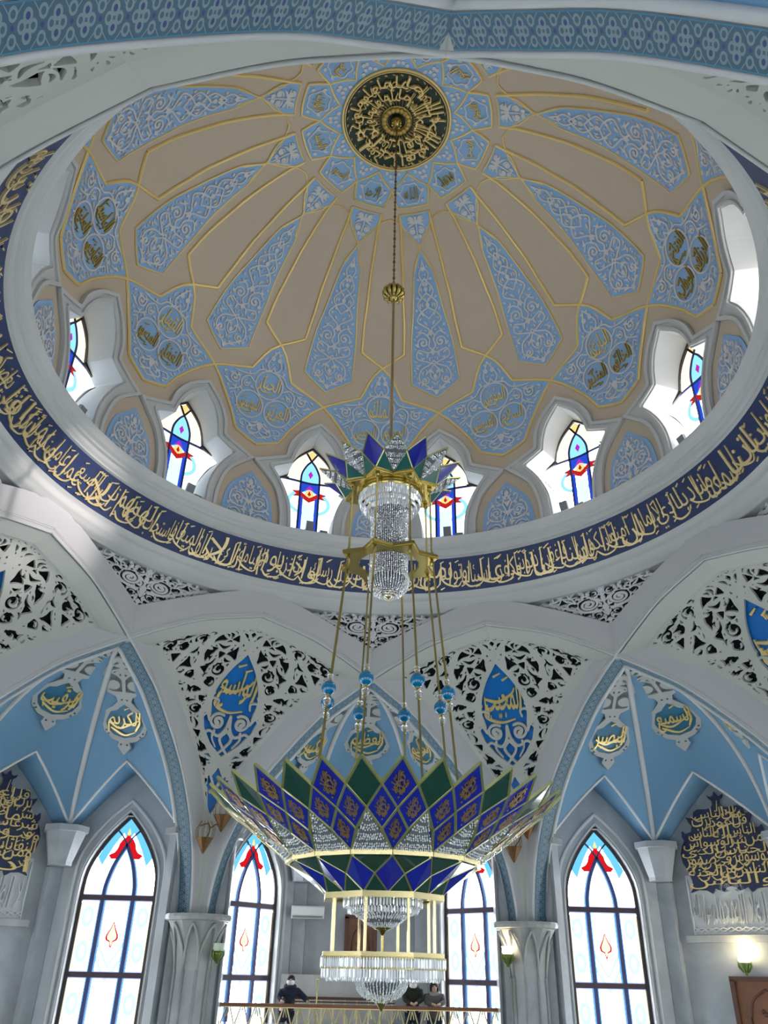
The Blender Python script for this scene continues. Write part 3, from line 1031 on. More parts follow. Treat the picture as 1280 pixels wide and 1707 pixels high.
# shield panels with three calligraphy roundels
c2 = Can(-1.75, 1.75, sp(5.5), sp(32.5), 0.025)
dsh = c2.poly(shp)
NAMES = ['الرحمن', 'الرحيم', 'الملك', 'القدوس', 'السلام', 'المؤمن', 'المهيمن', 'العزيز', 'الجبار', 'المتكبر', 'الخالق', 'البارئ', 'المصور', 'الغفار', 'القهار', 'الوهاب', 'الرزاق', 'الفتاح', 'العليم', 'القابض', 'الباسط', 'المتين', 'الحميد', 'الولي', 'القوي', 'الوكيل', 'الحق']
SHD = {}
for q, az in enumerate((0, 30, -30, 60, -60, 90, -90, 120, -120)):
    if not SHD:
        e = empty('shield_panel')
        relief('blue_ground', c2, dsh, fm_met, 0.03, DBLUE, e)
        relief('arabesque', c3, SHAp, fm_met, 0.075, RELIEF, e, 0.03)
        SHD[0] = e
    else:
        e = empty('shield_panel')
        for ch in SHD[0].children:
            if ch.name.startswith(('blue_ground', 'arabesque')):
                o = ch.copy(); COL.objects.link(o); o.parent = e
    for i, (x, y, r) in enumerate(RND):
        ro = MB()
        n = 28
        ring = np.array([(x + r * 0.93 * cos(2 * pi * t / n), y + r * 0.93 * sin(2 * pi * t / n)) for t in range(n)])
        # recessed roundel behind its lettering
        ro.add(fm_met(ring[:, 0], ring[:, 1], 0.036).tolist(), [tuple(range(n))])
        rr = ro.build('roundel', DBLUE, e)
        t = Txt()
        w = NAMES[(q * 3 + (2, 0, 1)[i]) % len(NAMES)]
        t.word(w, (x - r * 0.62, y - r * 0.70, x + r * 0.80, y + r * 0.70), fm_met, 0.08, 0.03, .3) if False else None
        gm = OLDGOLD if (abs(az) in (60, 90) and i != 0) or abs(az) == 90 else GILT
        t.word(w, (x - r * 0.80, y - r * 0.66, x + r * 0.80, y + r * 0.70), fm_met, 0.085, 0.03, .12, .008)
        t.strokes([[(x - r * 0.55, y + r * 0.45), (x - r * 0.2, y + r * 0.62)], [(x + r * 0.0, y - r * 0.72), (x + r * 0.3, y - r * 0.6)], crom([(x - r * .7, y - r * .1), (x - r * .45, y - r * .55), (x + r * .1, y - r * .55)], 4)], fm_met, 0.085, 0.03, 0.018)
        t.build('gold_calligraphy', gm, rr)
    e.rotation_euler = (0, 0, -rad(az))
    k = abs(az) // 30
    tag(e, 'blue shield panel with three gold roundels, ' + ('straight behind the chandelier rod' if az == 0 else '%s %s of the chandelier rod' % (ORD[k - 1], 'right' if az > 0 else 'left')), 'ceiling panel', 'blue shield panels on the dome')

# gold strapwork
strap = empty('gold_strapwork', 'thick gold strapwork ribs interlacing over the beige dome around its blue panels', 'ceiling ornament')
sb = MB()
for k in range(12):
    a = 30 * k
    for sg in (1, -1):
        f = lambda L_: [(sg * x, sp(p)) for x, p in L_]
        gold_line(sb, [(sg * x, sp(p)) for x, p in [(-6.3, 35.8), (-3.5, 34.3), (0, 32.3), (2.2, 30.4), (3.5, 28.4), (5.5, 24.3)]], 0.042, 0.035, a)
        gold_line(sb, f([(5.5, 24.3), (8.0, 23.4), (10.3, 22.6), (12.8, 21.6), (15, 20.4), (17.6, 18.3), (20, 15.6), (22.5, 12.2), (24.6, 8.2)]), 0.042, 0.035, a)
        gold_line(sb, f([(5.4, 8.2), (0, 6.0)]), 0.042, 0.035, a)
        gold_line(sb, f([(6.3, 35.8), (6.6, 42.8), (6.4, 49), (6.6, 54.4), (6.45, 60), (6.4, 65), (5.7, 68.6)]), 0.04, 0.035, a)
sb.build('strapwork_bands', GILT, strap)
tb = MB()
for k in range(12):
    a = 15 + 30 * k
    for sg in (1, -1):
        gold_line(tb, [(sg * x, sp(p)) for x, p in [(-3.1, 56.1), (-1.4, 58.8), (0, 61.0), (2.6, 63.2), (5.2, 65), (9, 66.4), (11.5, 67.1), (15, 67.6)]], 0.020, 0.02, a)
tb.build('thin_strands', GILT, strap)

# rosette of cells round the crown medallion
ros = empty('dome_rosette', 'ring of blue gold-edged cells and kites around the green dome medallion', 'ceiling ornament')
cellh = [dg(0, 77.9), dg(15, 74.1), dg(10, 70.2)]
kiteh = [dg(9.2, 68.7), dg(8.4, 66.5), dg(6.2, 64.6), dg(0, 61.4)]
def patch(name, poly, m, h, az, parent, n=None):
    """flat-ish filled polygon on the dome (fan round its centroid)"""
    p = resamp(np.array(poly + [poly[0]]), 33)[:-1]
    ctr = p.mean(0)
    V_, F_ = [ctr], []
    for fr in (0.5, 1.0):
        V_ += [ctr + (q - ctr) * fr for q in p]
    n_ = len(p)
    F_ = [(0, 1 + i, 1 + (i + 1) % n_) for i in range(n_)] + [(1 + i, 1 + n_ + i, 1 + n_ + (i + 1) % n_, 1 + (i + 1) % n_) for i in range(n_)]
    V_ = np.array(V_)
    return mesh(name, fm_met_off(az)(V_[:, 0], V_[:, 1], h), F_, m, parent)
cellp, kitep = mirror(cellh), mirror(kiteh)
cellp2 = [dg(-10, 70.2), dg(-15, 74.1), dg(0, 77.9), dg(15, 74.1), dg(10, 70.2)]
kitep2 = [dg(0, 61.4), dg(-6.2, 64.6), dg(-8.4, 66.5), dg(-9.2, 68.7), dg(9.2, 68.7), dg(8.4, 66.5), dg(6.2, 64.6)]
ck = Can(-0.55, 0.55, sp(69.5), sp(78.5), 0.014)
dk = ck.poly(cellp2)
ctr = sum(y for x, y in cellp2) / 5
ck.stroke([(0.27 * (1 + 0.08 * cos(6 * t)) * cos(t), ctr + 0.27 * (1 + 0.08 * cos(6 * t)) * sin(t)) for t in np.linspace(0, 2 * pi, 60)], 0.016)
for x, y in ((0.28, sp(71.3)), (0.33, sp(73.6)), (0.12, sp(76.4))):
    scroll(ck, x, y, 0.045, 0.012, 0.5, 1)
ckd = np.maximum(ck.D, dk + 0.05)
cf = Can(-0.5, 0.5, sp(61), sp(69), 0.014)
df = cf.poly(kitep2)
yk = sp(66.6)
for a in (0.15, 0.85, 1.55, 2.3, -0.5):
    leaf(cf, 0.03, yk, a, 0.24, 0.028, 0.3)
scroll(cf, 0.13, yk + 0.1, 0.08, 0.016, 0, 1); scroll(cf, 0.11, yk - 0.2, 0.09, 0.018, 2, -1); scroll(cf, 0.06, yk - 0.36, 0.05, 0.014, 2, -1)
cf.stroke([(0, yk + 0.15), (0, yk - 0.5)], 0.02, 0.012)
cfd = np.maximum(cf.D, df + 0.06)
def deg_of(pl):
    return [(math.degrees(x / max(0.3, R0 * cos(y / 6.6))), y) for x, y in pl]
SHORT = ['الله', 'محمد', 'الحي', 'القيوم', 'النور', 'الهادي', 'البديع', 'الباقي', 'الوارث', 'الرشيد', 'الصبور', 'الاحد']
for k in range(12):
    a = 15 + 30 * k
    ce = patch('cell', cellp2, DBLUE, 0.03, a, ros)
    relief('cell_arabesque', ck, ckd, fm_met_off(a), 0.06, RELIEF, ce, 0.03)
    t = Txt()
    t.word(SHORT[k], (-0.19, ctr - 0.15, 0.19, ctr + 0.16), fm_met_off(a), 0.085, 0.03)
    t.build('gold_calligraphy', GILT if k not in (0, 1, 11) else OLDGOLD, ce)
    b = MB()
    gold_line(b, deg_of(cellp2), 0.032, 0.035, a, True)
    b.build('gold_edge', GILT, ce)
    ki = patch('kite', kitep2, DBLUE, 0.03, a, ros)
    relief('flower', cf, cfd, fm_met_off(a), 0.07, RELIEF, ki, 0.03)
    b = MB()
    gold_line(b, deg_of(kitep2), 0.024, 0.03, a, True)
    b.build('gold_edge', GILT, ki)
# blue ground with small curls between the cells and the medallion
gb_ = MB()
for k in range(12):
    a = 30 * k
    q = [(-14.5, 78.0), (-7, 76.2), (0, 74.3), (7, 76.2), (14.5, 78.0), (15, 78.9), (0, 78.9), (-15, 78.9)]
    gb_.add(dome_at(np.array([x for x, p in q]) + a, np.array([sp(p) for x, p in q]), 0.025).tolist(), [tuple(range(len(q)))])
gb_.build('blue_border', DBLUE, ros)
cb = Can(-0.35, 0.35, sp(73.8), sp(79), 0.012)
for x, y in ((0.06, sp(77.3)), (0.16, sp(77.9)), (0.05, sp(76.2))):
    scroll(cb, x, y, 0.045, 0.013, 1.0, 1)
for k in range(12):
    relief('border_curls', cb, cb.D, fm_met_off(30 * k), 0.05, RELIEF, ros, 0.025)

# medallion at the crown
med = empty('dome_medallion', 'round dark green medallion with gold radial calligraphy at the crown of the dome', 'medallion')
q0 = dome_at(0, sp(78.9), 0.05)
b = MB()
b.lathe([(1.30, q0[2] - 0.01), (0.8, q0[2] + 0.08), (0.02, q0[2] + 0.12)], 72)
b.build('green_ground', BGREEN, med, True)
b = MB()
for rr_ in (1.31, 1.25):
    b.tube([P3(5 * k, rr_, q0[2] - 0.005) for k in range(72)], 0.035 if rr_ > 1.3 else 0.014, 6, True)
b.build('gold_rim', GILT, med, True)
VERSE = 'قل هو الله احد الله الصمد لم يلد ولم يولد ولم يكن له كفوا احد'.split()
def fm_disc(zz):
    def f(x, y, h):       # x angle in degrees (clockwise seen from below), y radius
        a = np.radians(x)
        zc = q0[2] + 0.02 + (1.2 - np.asarray(y)) * 0.09
        return np.stack([y * np.sin(a), y * np.cos(a), zc - h + 0 * a], -1)
    return f
t = Txt()
fdm = fm_disc(0)
n = len(VERSE)
for ring, (ra, rb, off, dens) in enumerate(((1.17, 0.80, 0, 1.0), (0.86, 0.46, 9, 1.0))):
    for k, w in enumerate(VERSE):
        a = off + 360 * (k + 0.5) / n
        hw = 360 / n * 0.60
        # letters stand with their feet to the centre: read from below
        f2 = (lambda a_: (lambda x, y, h: fdm(a_ + x, y, h)))(a)
        t.word(w, (-hw, rb, hw, ra), f2, 0.07, 0.0, 0.0, .004)
for k in range(40):
    a = 360 * k / 40 + 5
    t.strokes([[(a - 2, 0.42), (a + 2, 0.62)], [(a, 1.18), (a + 3, 1.20)], crom([(a - 5, 0.9), (a, 0.82 + 0.1 * (k % 3)), (a + 6, 0.95)], 4)], fdm, 0.06, 0.0, 0.012)
def ring_strokes(t):
    pass
t.build('gold_calligraphy', GILT, med)
b = MB()
z_ = q0[2] + 0.06
for k in range(18):
    a = 20 * k
    b.ball(P3(a, 0.30, z_ - 0.03), 0.075, 8, (1, 1, 0.7))
b.lathe([(0.38, z_ + 0.02), (0.33, z_ - 0.02), (0.22, z_)], 36)
b.build('gold_rosette', OLDGOLD, med, True)
# ------------------------------------------------------------------ ring cornice with the calligraphy band
b = MB()
b.lathe([(8.8, 8.30), (7.52, 8.17), (7.46, 8.17), (7.45, 8.24), (7.37, 8.24), (7.36, 8.32), (7.26, 8.36), (7.24, 8.44), (7.27, 8.50), (7.22, 8.56), (7.17, 8.61)], 160)
b.build('trim_1', PLASTER, None, True, 'structure')
b = MB()
b.lathe([(7.17, 8.61), (6.78, 9.385)], 160)
b.build('trim_2', NAVY, None, True, 'structure')
b = MB()
b.lathe([(6.78, 9.385), (6.72, 9.40), (6.74, 9.46), (6.68, 9.50), (6.68, 9.60), (6.62, 9.62), (6.62, 9.68), (6.55, 9.72), (6.50, 9.80), (6.47, 9.87), (6.52, 9.91), (7.6, 9.92)], 160)
b.build('trim_3', PLASTER, None, False, 'structure')
# gold verse running round the band
cal = empty('calligraphy_band', 'gold thuluth calligraphy running round the navy band below the dome windows', 'calligraphy')
LB = math.hypot(0.39, 0.775)
def fm_band(az):
    def f(x, y, h):
        y = np.asarray(y, float); fr = y / LB
        r = 7.17 - 0.39 * fr - h * 0.89
        z = 8.61 + 0.775 * fr - h * 0.45
        a = np.radians(az) + np.asarray(x) / 6.97
        return np.stack([r * np.sin(a), r * np.cos(a), z], -1)
    return f
GILTB = mat('pale_gilded_script', (.78, .62, .32), .34, .45)
WORDS = 'ربنا اننا سمعنا مناديا ينادي للايمان ان امنوا بربكم فامنا ربنا فاغفر لنا ذنوبنا وكفر عنا سيئاتنا وتوفنا مع الابرار ربنا واتنا ما وعدتنا على رسلك ولا تخزنا يوم القيامة انك لا تخلف الميعاد فاستجاب لهم ربهم اني لا اضيع عمل عامل منكم من ذكر او انثى'.split()
WAZ = [89.2, 84.0, 77.9, 71.8, 65.8, 60.5, 55.9, 53.2, 49.0, 45.4, 43.2, 39.3, 36.1, 32.8, 28.8, 25.2, 21.3, 16.9, 12.8, 9.6, 6.0, 2.5, -0.7, -4.3, -7.9, -11.8, -15.3, -19.0, -22.9, -27.0, -31.5, -34.7, -38.0, -42.0, -47.8, -52.6, -55.8, -60.2, -62.9, -66.3, -70.4, -74.1, -77.7, -81.2, -83.8, -87.0, -90.0]
WORDS = 'سمعنا مناديا ينادي ان في خلق السموات والارض لايات'.split()[::-1] + WORDS
WAZ = [134, 129, 124, 119, 114, 109, 104, 99, 94.3] + WAZ
WORDS += 'بعضكم من بعض فالذين هاجروا واخرجوا من ديارهم'.split()
WAZ += [-95, -100, -105, -110, -116, -122, -128, -134]
g = random.Random(3)
for k, (w, a) in enumerate(zip(WORDS, WAZ)):
    pa = WAZ[k - 1] if k else a + 5
    na = WAZ[k + 1] if k + 1 < len(WAZ) else a - 5
    hw = rad((pa - na) / 4) * 6.97 * 1.32
    t = Txt()
    f = fm_band(a)
    up = 0.10 if k % 2 == 0 else 0.0
    y0_, y1_ = 0.07 + up, LB - 0.17 + up * 0.8
    t.word(w, (-hw, y0_, hw, y1_), f, 0.035, 0.0, 0.10)
    st = []
    for q in range(3):
        x = g.uniform(-hw, hw); y = g.choice((0.09, 0.14, LB - 0.14, LB - 0.10))
        st.append([(x - 0.05, y - 0.02), (x + 0.05, y + 0.03)])
    x = g.uniform(-hw * 0.6, hw * 0.4)
    st.append(crom([(x - 0.25, 0.24 + up), (x - 0.1, 0.10 + up), (x + 0.16, 0.13), (x + 0.28, 0.26)], 4))
    x = g.uniform(-hw * 0.6, hw * 0.6)
    st.append([(x - 0.02, 0.2), (x + 0.02, 0.5), (x + 0.05, LB - 0.10)])
    t.strokes(st, f, 0.033, 0.0, 0.024)
    t.build('gold_word', GILTB, cal)
# ------------------------------------------------------------------ eight crossing ribs
SOF = [(0, 7.70)] + crom([(0, 7.70), (1.35, 7.36), (2.2, 6.99), (3.05, 6.55), (3.75, 6.14), (4.4, 5.72), (5.2, 4.98), (5.8, 4.35), (6.28, 3.68), (6.67, 2.95), (6.91, 2.29), (7.06, 1.5), (7.09, 1.12)], 6)[1:]
TOP = [(0, 8.45)] + crom([(0, 8.45), (1.28, 8.05), (2.97, 7.38), (4.0, 6.85), (5.1, 6.1), (5.7, 5.62), (6.36, 4.9), (7.02, 4.0), (7.24, 2.6), (7.33, 1.6), (7.34, 1.12)], 6)[1:]
NS = 60
sof, topc = resamp(SOF, NS), resamp(TOP, NS)
DI, DO = 7.35, 7.78
def soff_at(t):
    return float(np.interp(abs(t), [p[0] for p in SOF], [p[1] for p in SOF]))
V, F = [], []
for sg in (1, -1):
    k = len(V)
    for i in range(NS):
        t, z = sof[i]; tt, zt = topc[i]
        V += [(sg * t, DI, z), (sg * tt, DI, zt), (sg * t, DO, z), (sg * tt, DO, zt)]
    for i in range(NS - 1):
        a, c_ = k + 4 * i, k + 4 * (i + 1)
        F += [(a, a + 1, c_ + 1, c_), (a, c_, c_ + 2, a + 2), (a + 2, c_ + 2, c_ + 3, a + 3)]
V = np.array(V)
rib0 = mesh('trim_4', V, F, RIBW, None, False, None, 'structure')
# beads along the soffit
b = MB()
for sg in (1, -1):
    for u, dz, r in ((DI + 0.015, -0.005, 0.028), (DI - 0.004, 0.075, 0.012), (DI - 0.004, 0.115, 0.008), (DO - 0.02, -0.01, 0.035)):
        sl = slice(0, NS) if u < 7.6 else slice(24, NS)
        b.tube([(sg * t, u, z + dz) for t, z in sof[sl]], r, 6)
b.build('rib_bead', PLASTER, rib0, True)
# mosaic strips line the soffits over the niches
V, F, UV = [], [], []
for sg in (1, -1):
    k = len(V)
    seg = np.array([q for q in resamp(SOF, 200) if q[0] > 3.12])
    L_ = np.r_[0, np.cumsum(np.linalg.norm(np.diff(seg, axis=0), axis=1))]
    for (t, z), l in zip(seg, L_):
        V += [(sg * (t - 0.012), DI + 0.055, z - 0.014), (sg * (t - 0.012), DO - 0.07, z - 0.014)]
        UV += [(l, 0.0), (l, 1.0)]
    F += [(k + 2 * i, k + 2 * i + 1, k + 2 * i + 3, k + 2 * i + 2) for i in range(len(seg) - 1)]
mesh('mosaic_strip', V, F, MOSAIC, rib0, False, UV)
for k in range(8):
    o = rib0 if k == 0 else dup(rib0, name='trim_%d' % (4 + k))
    o.rotation_euler = (0, 0, -rad(22.5 + 45 * k))

# ------------------------------------------------------------------ pendentive lattices
CU = [7.40, 7.76, 8.40, 8.95, 9.50, 10.0, 10.26, 10.33, 10.37]
CZ = [7.62, 7.47, 6.85, 6.20, 5.37, 4.5, 3.5, 2.4, 1.1]
EU = [7.42, 7.80, 8.25, 8.80, 9.17, 9.60, 10.08, 10.26, 10.33]
EZ = [6.57, 6.72, 6.32, 5.95, 5.52, 4.83, 3.95, 2.4, 1.1]
def pend(X, Yv, h):
    X, Yv = np.asarray(X, float), np.asarray(Yv, float)
    i = lambda T: np.interp(Yv, TY, T)
    w = i(ET)
    s_ = np.clip(np.abs(X) / np.maximum(w, 1e-3), 0, 1.05)
    ex = np.interp(Yv, [0, 0.4, 1.3], [1.1, 1.3, 2.0])
    q = s_ ** ex
    u = i(CU) + (i(EU) - i(CU)) * q
    z = i(CZ) + (i(EZ) - i(CZ)) * q
    zs = np.interp(np.abs(X), [p[0] for p in SOF], [p[1] for p in SOF]) - 0.03 - 0.16 * np.clip(Yv / .38, 0, 1)
    k = np.clip((Yv - 0.1) / 1.3, 0, 1)
    k = k * k * (3 - 2 * k)
    z = zs * (1 - k) + z * k
    return np.stack([X, u - 0.8 * h, z - 0.6 * h], -1)
hw_ = np.interp(cn.Y, TY, ET)
NET = np.maximum(NETs, np.abs(cn.X) - hw_ - 0.01)
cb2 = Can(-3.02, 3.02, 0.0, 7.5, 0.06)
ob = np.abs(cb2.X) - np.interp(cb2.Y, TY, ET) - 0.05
low2 = np.maximum(ob, -(cb2.Y - 5.5))
cd2 = Can(-0.8, 0.8, 0.8, 5.4, 0.03)
dblue = cd2.poly(mirror([(0, 0.98), (.38, 1.47), (.64, 1.98), (.72, 2.4), (.76, 2.9), (.68, 3.3), (.46, 3.66), (.36, 4.1), (.22, 4.5), (.1, 5.1), (0, 5.3)]))
LAT = {}
DROPN = {-67.5: 'الحكيم', -22.5: 'الواسع', 22.5: 'المجيب', 67.5: 'الرقيب', 157.5: 'الكريم', -157.5: 'الودود', 112.5: 'الجليل', -112.5: 'المجيد'}
DESC = {-67.5: 'white pierced lattice pendentive cut by the left edge', -22.5: 'white pierced lattice pendentive with a blue calligraphy drop, left of the chandelier', 22.5: 'white pierced lattice pendentive with a blue calligraphy drop, right of the chandelier', 67.5: 'white pierced lattice pendentive cut by the right edge, its blue drop half shown',
        157.5: 'white pierced lattice seen edge-on in the top right corner', -157.5: 'white pierced lattice seen edge-on in the top left corner'}
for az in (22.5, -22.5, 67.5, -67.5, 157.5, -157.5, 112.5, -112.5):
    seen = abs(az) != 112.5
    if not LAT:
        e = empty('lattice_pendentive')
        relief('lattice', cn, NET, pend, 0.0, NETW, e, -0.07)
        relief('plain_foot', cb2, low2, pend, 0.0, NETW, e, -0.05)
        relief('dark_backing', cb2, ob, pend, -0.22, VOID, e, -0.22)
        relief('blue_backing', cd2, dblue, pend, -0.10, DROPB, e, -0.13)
        LAT[0] = e
    else:
        e = empty('lattice_pendentive')
        for ch in LAT[0].children:
            if not ch.name.startswith('gold'):
                o = ch.copy(); COL.objects.link(o); o.parent = e
    e.rotation_euler = (0, 0, -rad(az))
    if seen:
        t = Txt()
        f = lambda x, y, h: pend(np.asarray(x) * 1.2, 2.78 - 1.14 * np.asarray(y), h)
        w = DROPN[az]
        t.word(w, (-0.40, 0.14, 0.40, 1.04), f, -0.035, -0.09, .12, .014)
        t.strokes([crom([(-.38, .62), (-.1, .52), (.2, .68), (.3, .84)], 5), crom([(-.36, .50), (-.40, .2), (-.1, .06), (.22, .12)], 5), [(-.12, 1.12), (.05, 1.2)], [(.06, 1.02), (.2, 1.1)], [(.35, .3), (.42, .75)]], f, -0.035, -0.09, .036)
        t.build('gold_calligraphy', GILT, e)
        tag(e, DESC[az], 'lattice panel', None)
    else:
        e.name = 'trim_%d' % (20 if az > 0 else 21)
        e['kind'] = 'structure'

# ------------------------------------------------------------------ filigree triangles between ribs and ring
A_, B_ = np.array([0, 8.02, 7.36]), np.array([1.66, 7.34, 8.14])
def tri(x, y, h):
    """x -1..1 across the top, y 0 (foot) .. 1 (top edge); the top edge follows the ring"""
    x, y = np.asarray(x, float), np.asarray(y, float)
    X = 1.95 * x
    ztop, rtop = 8.25, 7.56
    yy = np.sqrt(np.maximum(rtop ** 2 - X ** 2, 1)) * y + 8.02 * (1 - y)
    z = 7.30 + (ztop - 7.30) * y
    return np.stack([X, yy + 0.65 * h * -1, z - 0.7 * h], -1)
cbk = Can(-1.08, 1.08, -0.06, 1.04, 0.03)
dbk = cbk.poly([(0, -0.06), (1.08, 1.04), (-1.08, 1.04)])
TR = {}
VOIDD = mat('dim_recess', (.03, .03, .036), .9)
for az in (0, 45, -45, 90, -90):
    if not TR:
        e = empty('filigree_spandrel')
        relief('filigree', ct, TRIp, tri, 0.0, RELIEF, e, -0.05)
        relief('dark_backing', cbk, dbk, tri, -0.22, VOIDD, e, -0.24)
        TR[0] = e
    else:
        e = dup(TR[0])
    e.rotation_euler = (0, 0, -rad(az))
    tag(e, 'small grey white filigree triangle under the navy ring, ' + {0: 'behind the chandelier rods', 45: 'right of the chandelier', -45: 'left of the chandelier', 90: 'cut off at the right edge', -90: 'cut off at the left edge'}[az], 'filigree panel', 'filigree triangles between the ribs')
for az in (135, -135, 180):
    o = mesh('trim_%d' % {135: 22, -135: 23, 180: 24}[az], tri(np.array([0, 1.08, -1.08]), np.array([-.06, 1.04, 1.04]), -0.05), [(0, 1, 2)], PLASTER, None, False, None, 'structure')
    o.rotation_euler = (0, 0, -rad(az))
# ------------------------------------------------------------------ niches: vault webs, walls, tall windows
def legpt(i):         # outer soffit edge of the rib leg on the t > 0 side of a niche at azimuth 0
    a = rad(-22.5)    # that leg belongs to the rib whose plane faces azimuth -22.5
    t, z = sof[i]
    x, y, _ = NL(-22.5, DO, t, 0)
    return np.array([x, y, z])
leg = np.array([legpt(i) for i in range(NS)])
leg = leg[leg[:, 0] > 0.0]
leg = leg[leg[:, 2] > 3.02]
APX = np.array([0, 8.42, 6.50])
leg = np.vstack([[0.0, 8.42, 6.46], leg[1:]])
leg = resamp(leg, 25)
KB = np.array([1.50, 11.90, 3.05])        # back pilaster capital
KF = leg[-1]
th = np.linspace(0, rad(80), 25)
ribc = np.stack([APX[0] + (KB[0]) * np.sin(th) / sin(rad(80)), APX[1] + (KB[1] - APX[1]) * np.sin(th) / sin(rad(80)), APX[2] - (APX[2] - KB[2]) * (1 - np.cos(th)) / (1 - cos(rad(80)))], 1)
def parch(a, b_, pk, n=12):
    """pointed arch edge a -> peak -> b in 3-D"""
    a, b_, pk = map(np.array, (a, b_, pk))
    def half(s, e):
        out_ = []
        for k in range(n + 1):
            t = k / n
            q = s + (e - s) * t
            q = q + np.array([0, 0, 0.10 * sin(pi * t)]) - (s - e) * np.array([1, 1, 0]) * 0.03 * sin(pi * t)
            out_.append(q)
        return out_
    h1, h2 = half(a, pk), half(b_, pk)
    return np.array(h1 + h2[::-1][1:])
def coons(Lc, Rc, Bt):
    n, m_ = len(Lc), len(Bt)
    V = []
    for j in range(n):
        v = j / (n - 1)
        for i in range(m_):
            s_ = i / (m_ - 1)
            ap = Lc[0] * (1 - s_) + Rc[0] * s_
            P = (1 - s_) * Lc[j] + s_ * Rc[j] + (1 - v) * ap + v * Bt[i] - ((1 - s_) * (1 - v) * Lc[0] + s_ * (1 - v) * Rc[0] + (1 - s_) * v * Bt[0] + s_ * v * Bt[-1])
            V.append(P)
    F = [(j * m_ + i, j * m_ + i + 1, (j + 1) * m_ + i + 1, (j + 1) * m_ + i) for j in range(n - 1) for i in range(m_ - 1)]
    return np.array(V), F
def web_at(Lc, Rc, Bt):
    V, _ = coons(Lc, Rc, Bt)
    G = V.reshape(len(Lc), len(Bt), 3)
    def f(s_, v):
        i = np.clip(np.asarray(s_, float), 0, 1) * (G.shape[1] - 1)
        j = np.clip(np.asarray(v, float), 0, 1) * (G.shape[0] - 1)
        i0, j0 = np.minimum(i.astype(int), G.shape[1] - 2), np.minimum(j.astype(int), G.shape[0] - 2)
        fi, fj = (i - i0)[..., None], (j - j0)[..., None]
        return G[j0, i0] * (1 - fi) * (1 - fj) + G[j0, i0 + 1] * fi * (1 - fj) + G[j0 + 1, i0] * (1 - fi) * fj + G[j0 + 1, i0 + 1] * fi * fj
    return f
MX = np.array([-1, 1, 1])
Bside = parch(KB, KF, (1.93, 10.48, 4.50))
Bback = parch(KB * MX, KB, (0, 11.38, 4.50))
WEB = {'right': (ribc, leg, Bside), 'left': (leg * MX, ribc * MX, (Bside * MX)[::-1]), 'back': (ribc * MX, ribc, Bback)}

SIDE = np.array([2.85, 11.40])            # centre line of the side wall (t, u)
TD = np.array([sin(pi / 4), -cos(pi / 4)])  # along the right wall, away from the back
ND = np.array([-sin(pi / 4), -cos(pi / 4)]) # right wall: into the niche
def wr(x, z, d=0.0):                      # right side wall: x along, d into the niche
    x, z = np.asarray(x, float), np.asarray(z, float)
    return np.stack([SIDE[0] + TD[0] * x + ND[0] * d + 0 * z, SIDE[1] + TD[1] * x + ND[1] * d + 0 * z, z + 0 * x], -1)
WOUT = crom([(.93, 1.45), (.895, 2.05), (.735, 2.50), (.48, 2.92), (.25, 3.20), (0, 3.47)], 5)
WPOLY = [(.93, -4.6)] + WOUT + [(-x, z) for x, z in WOUT[::-1][1:]] + [(-.93, -4.6)]

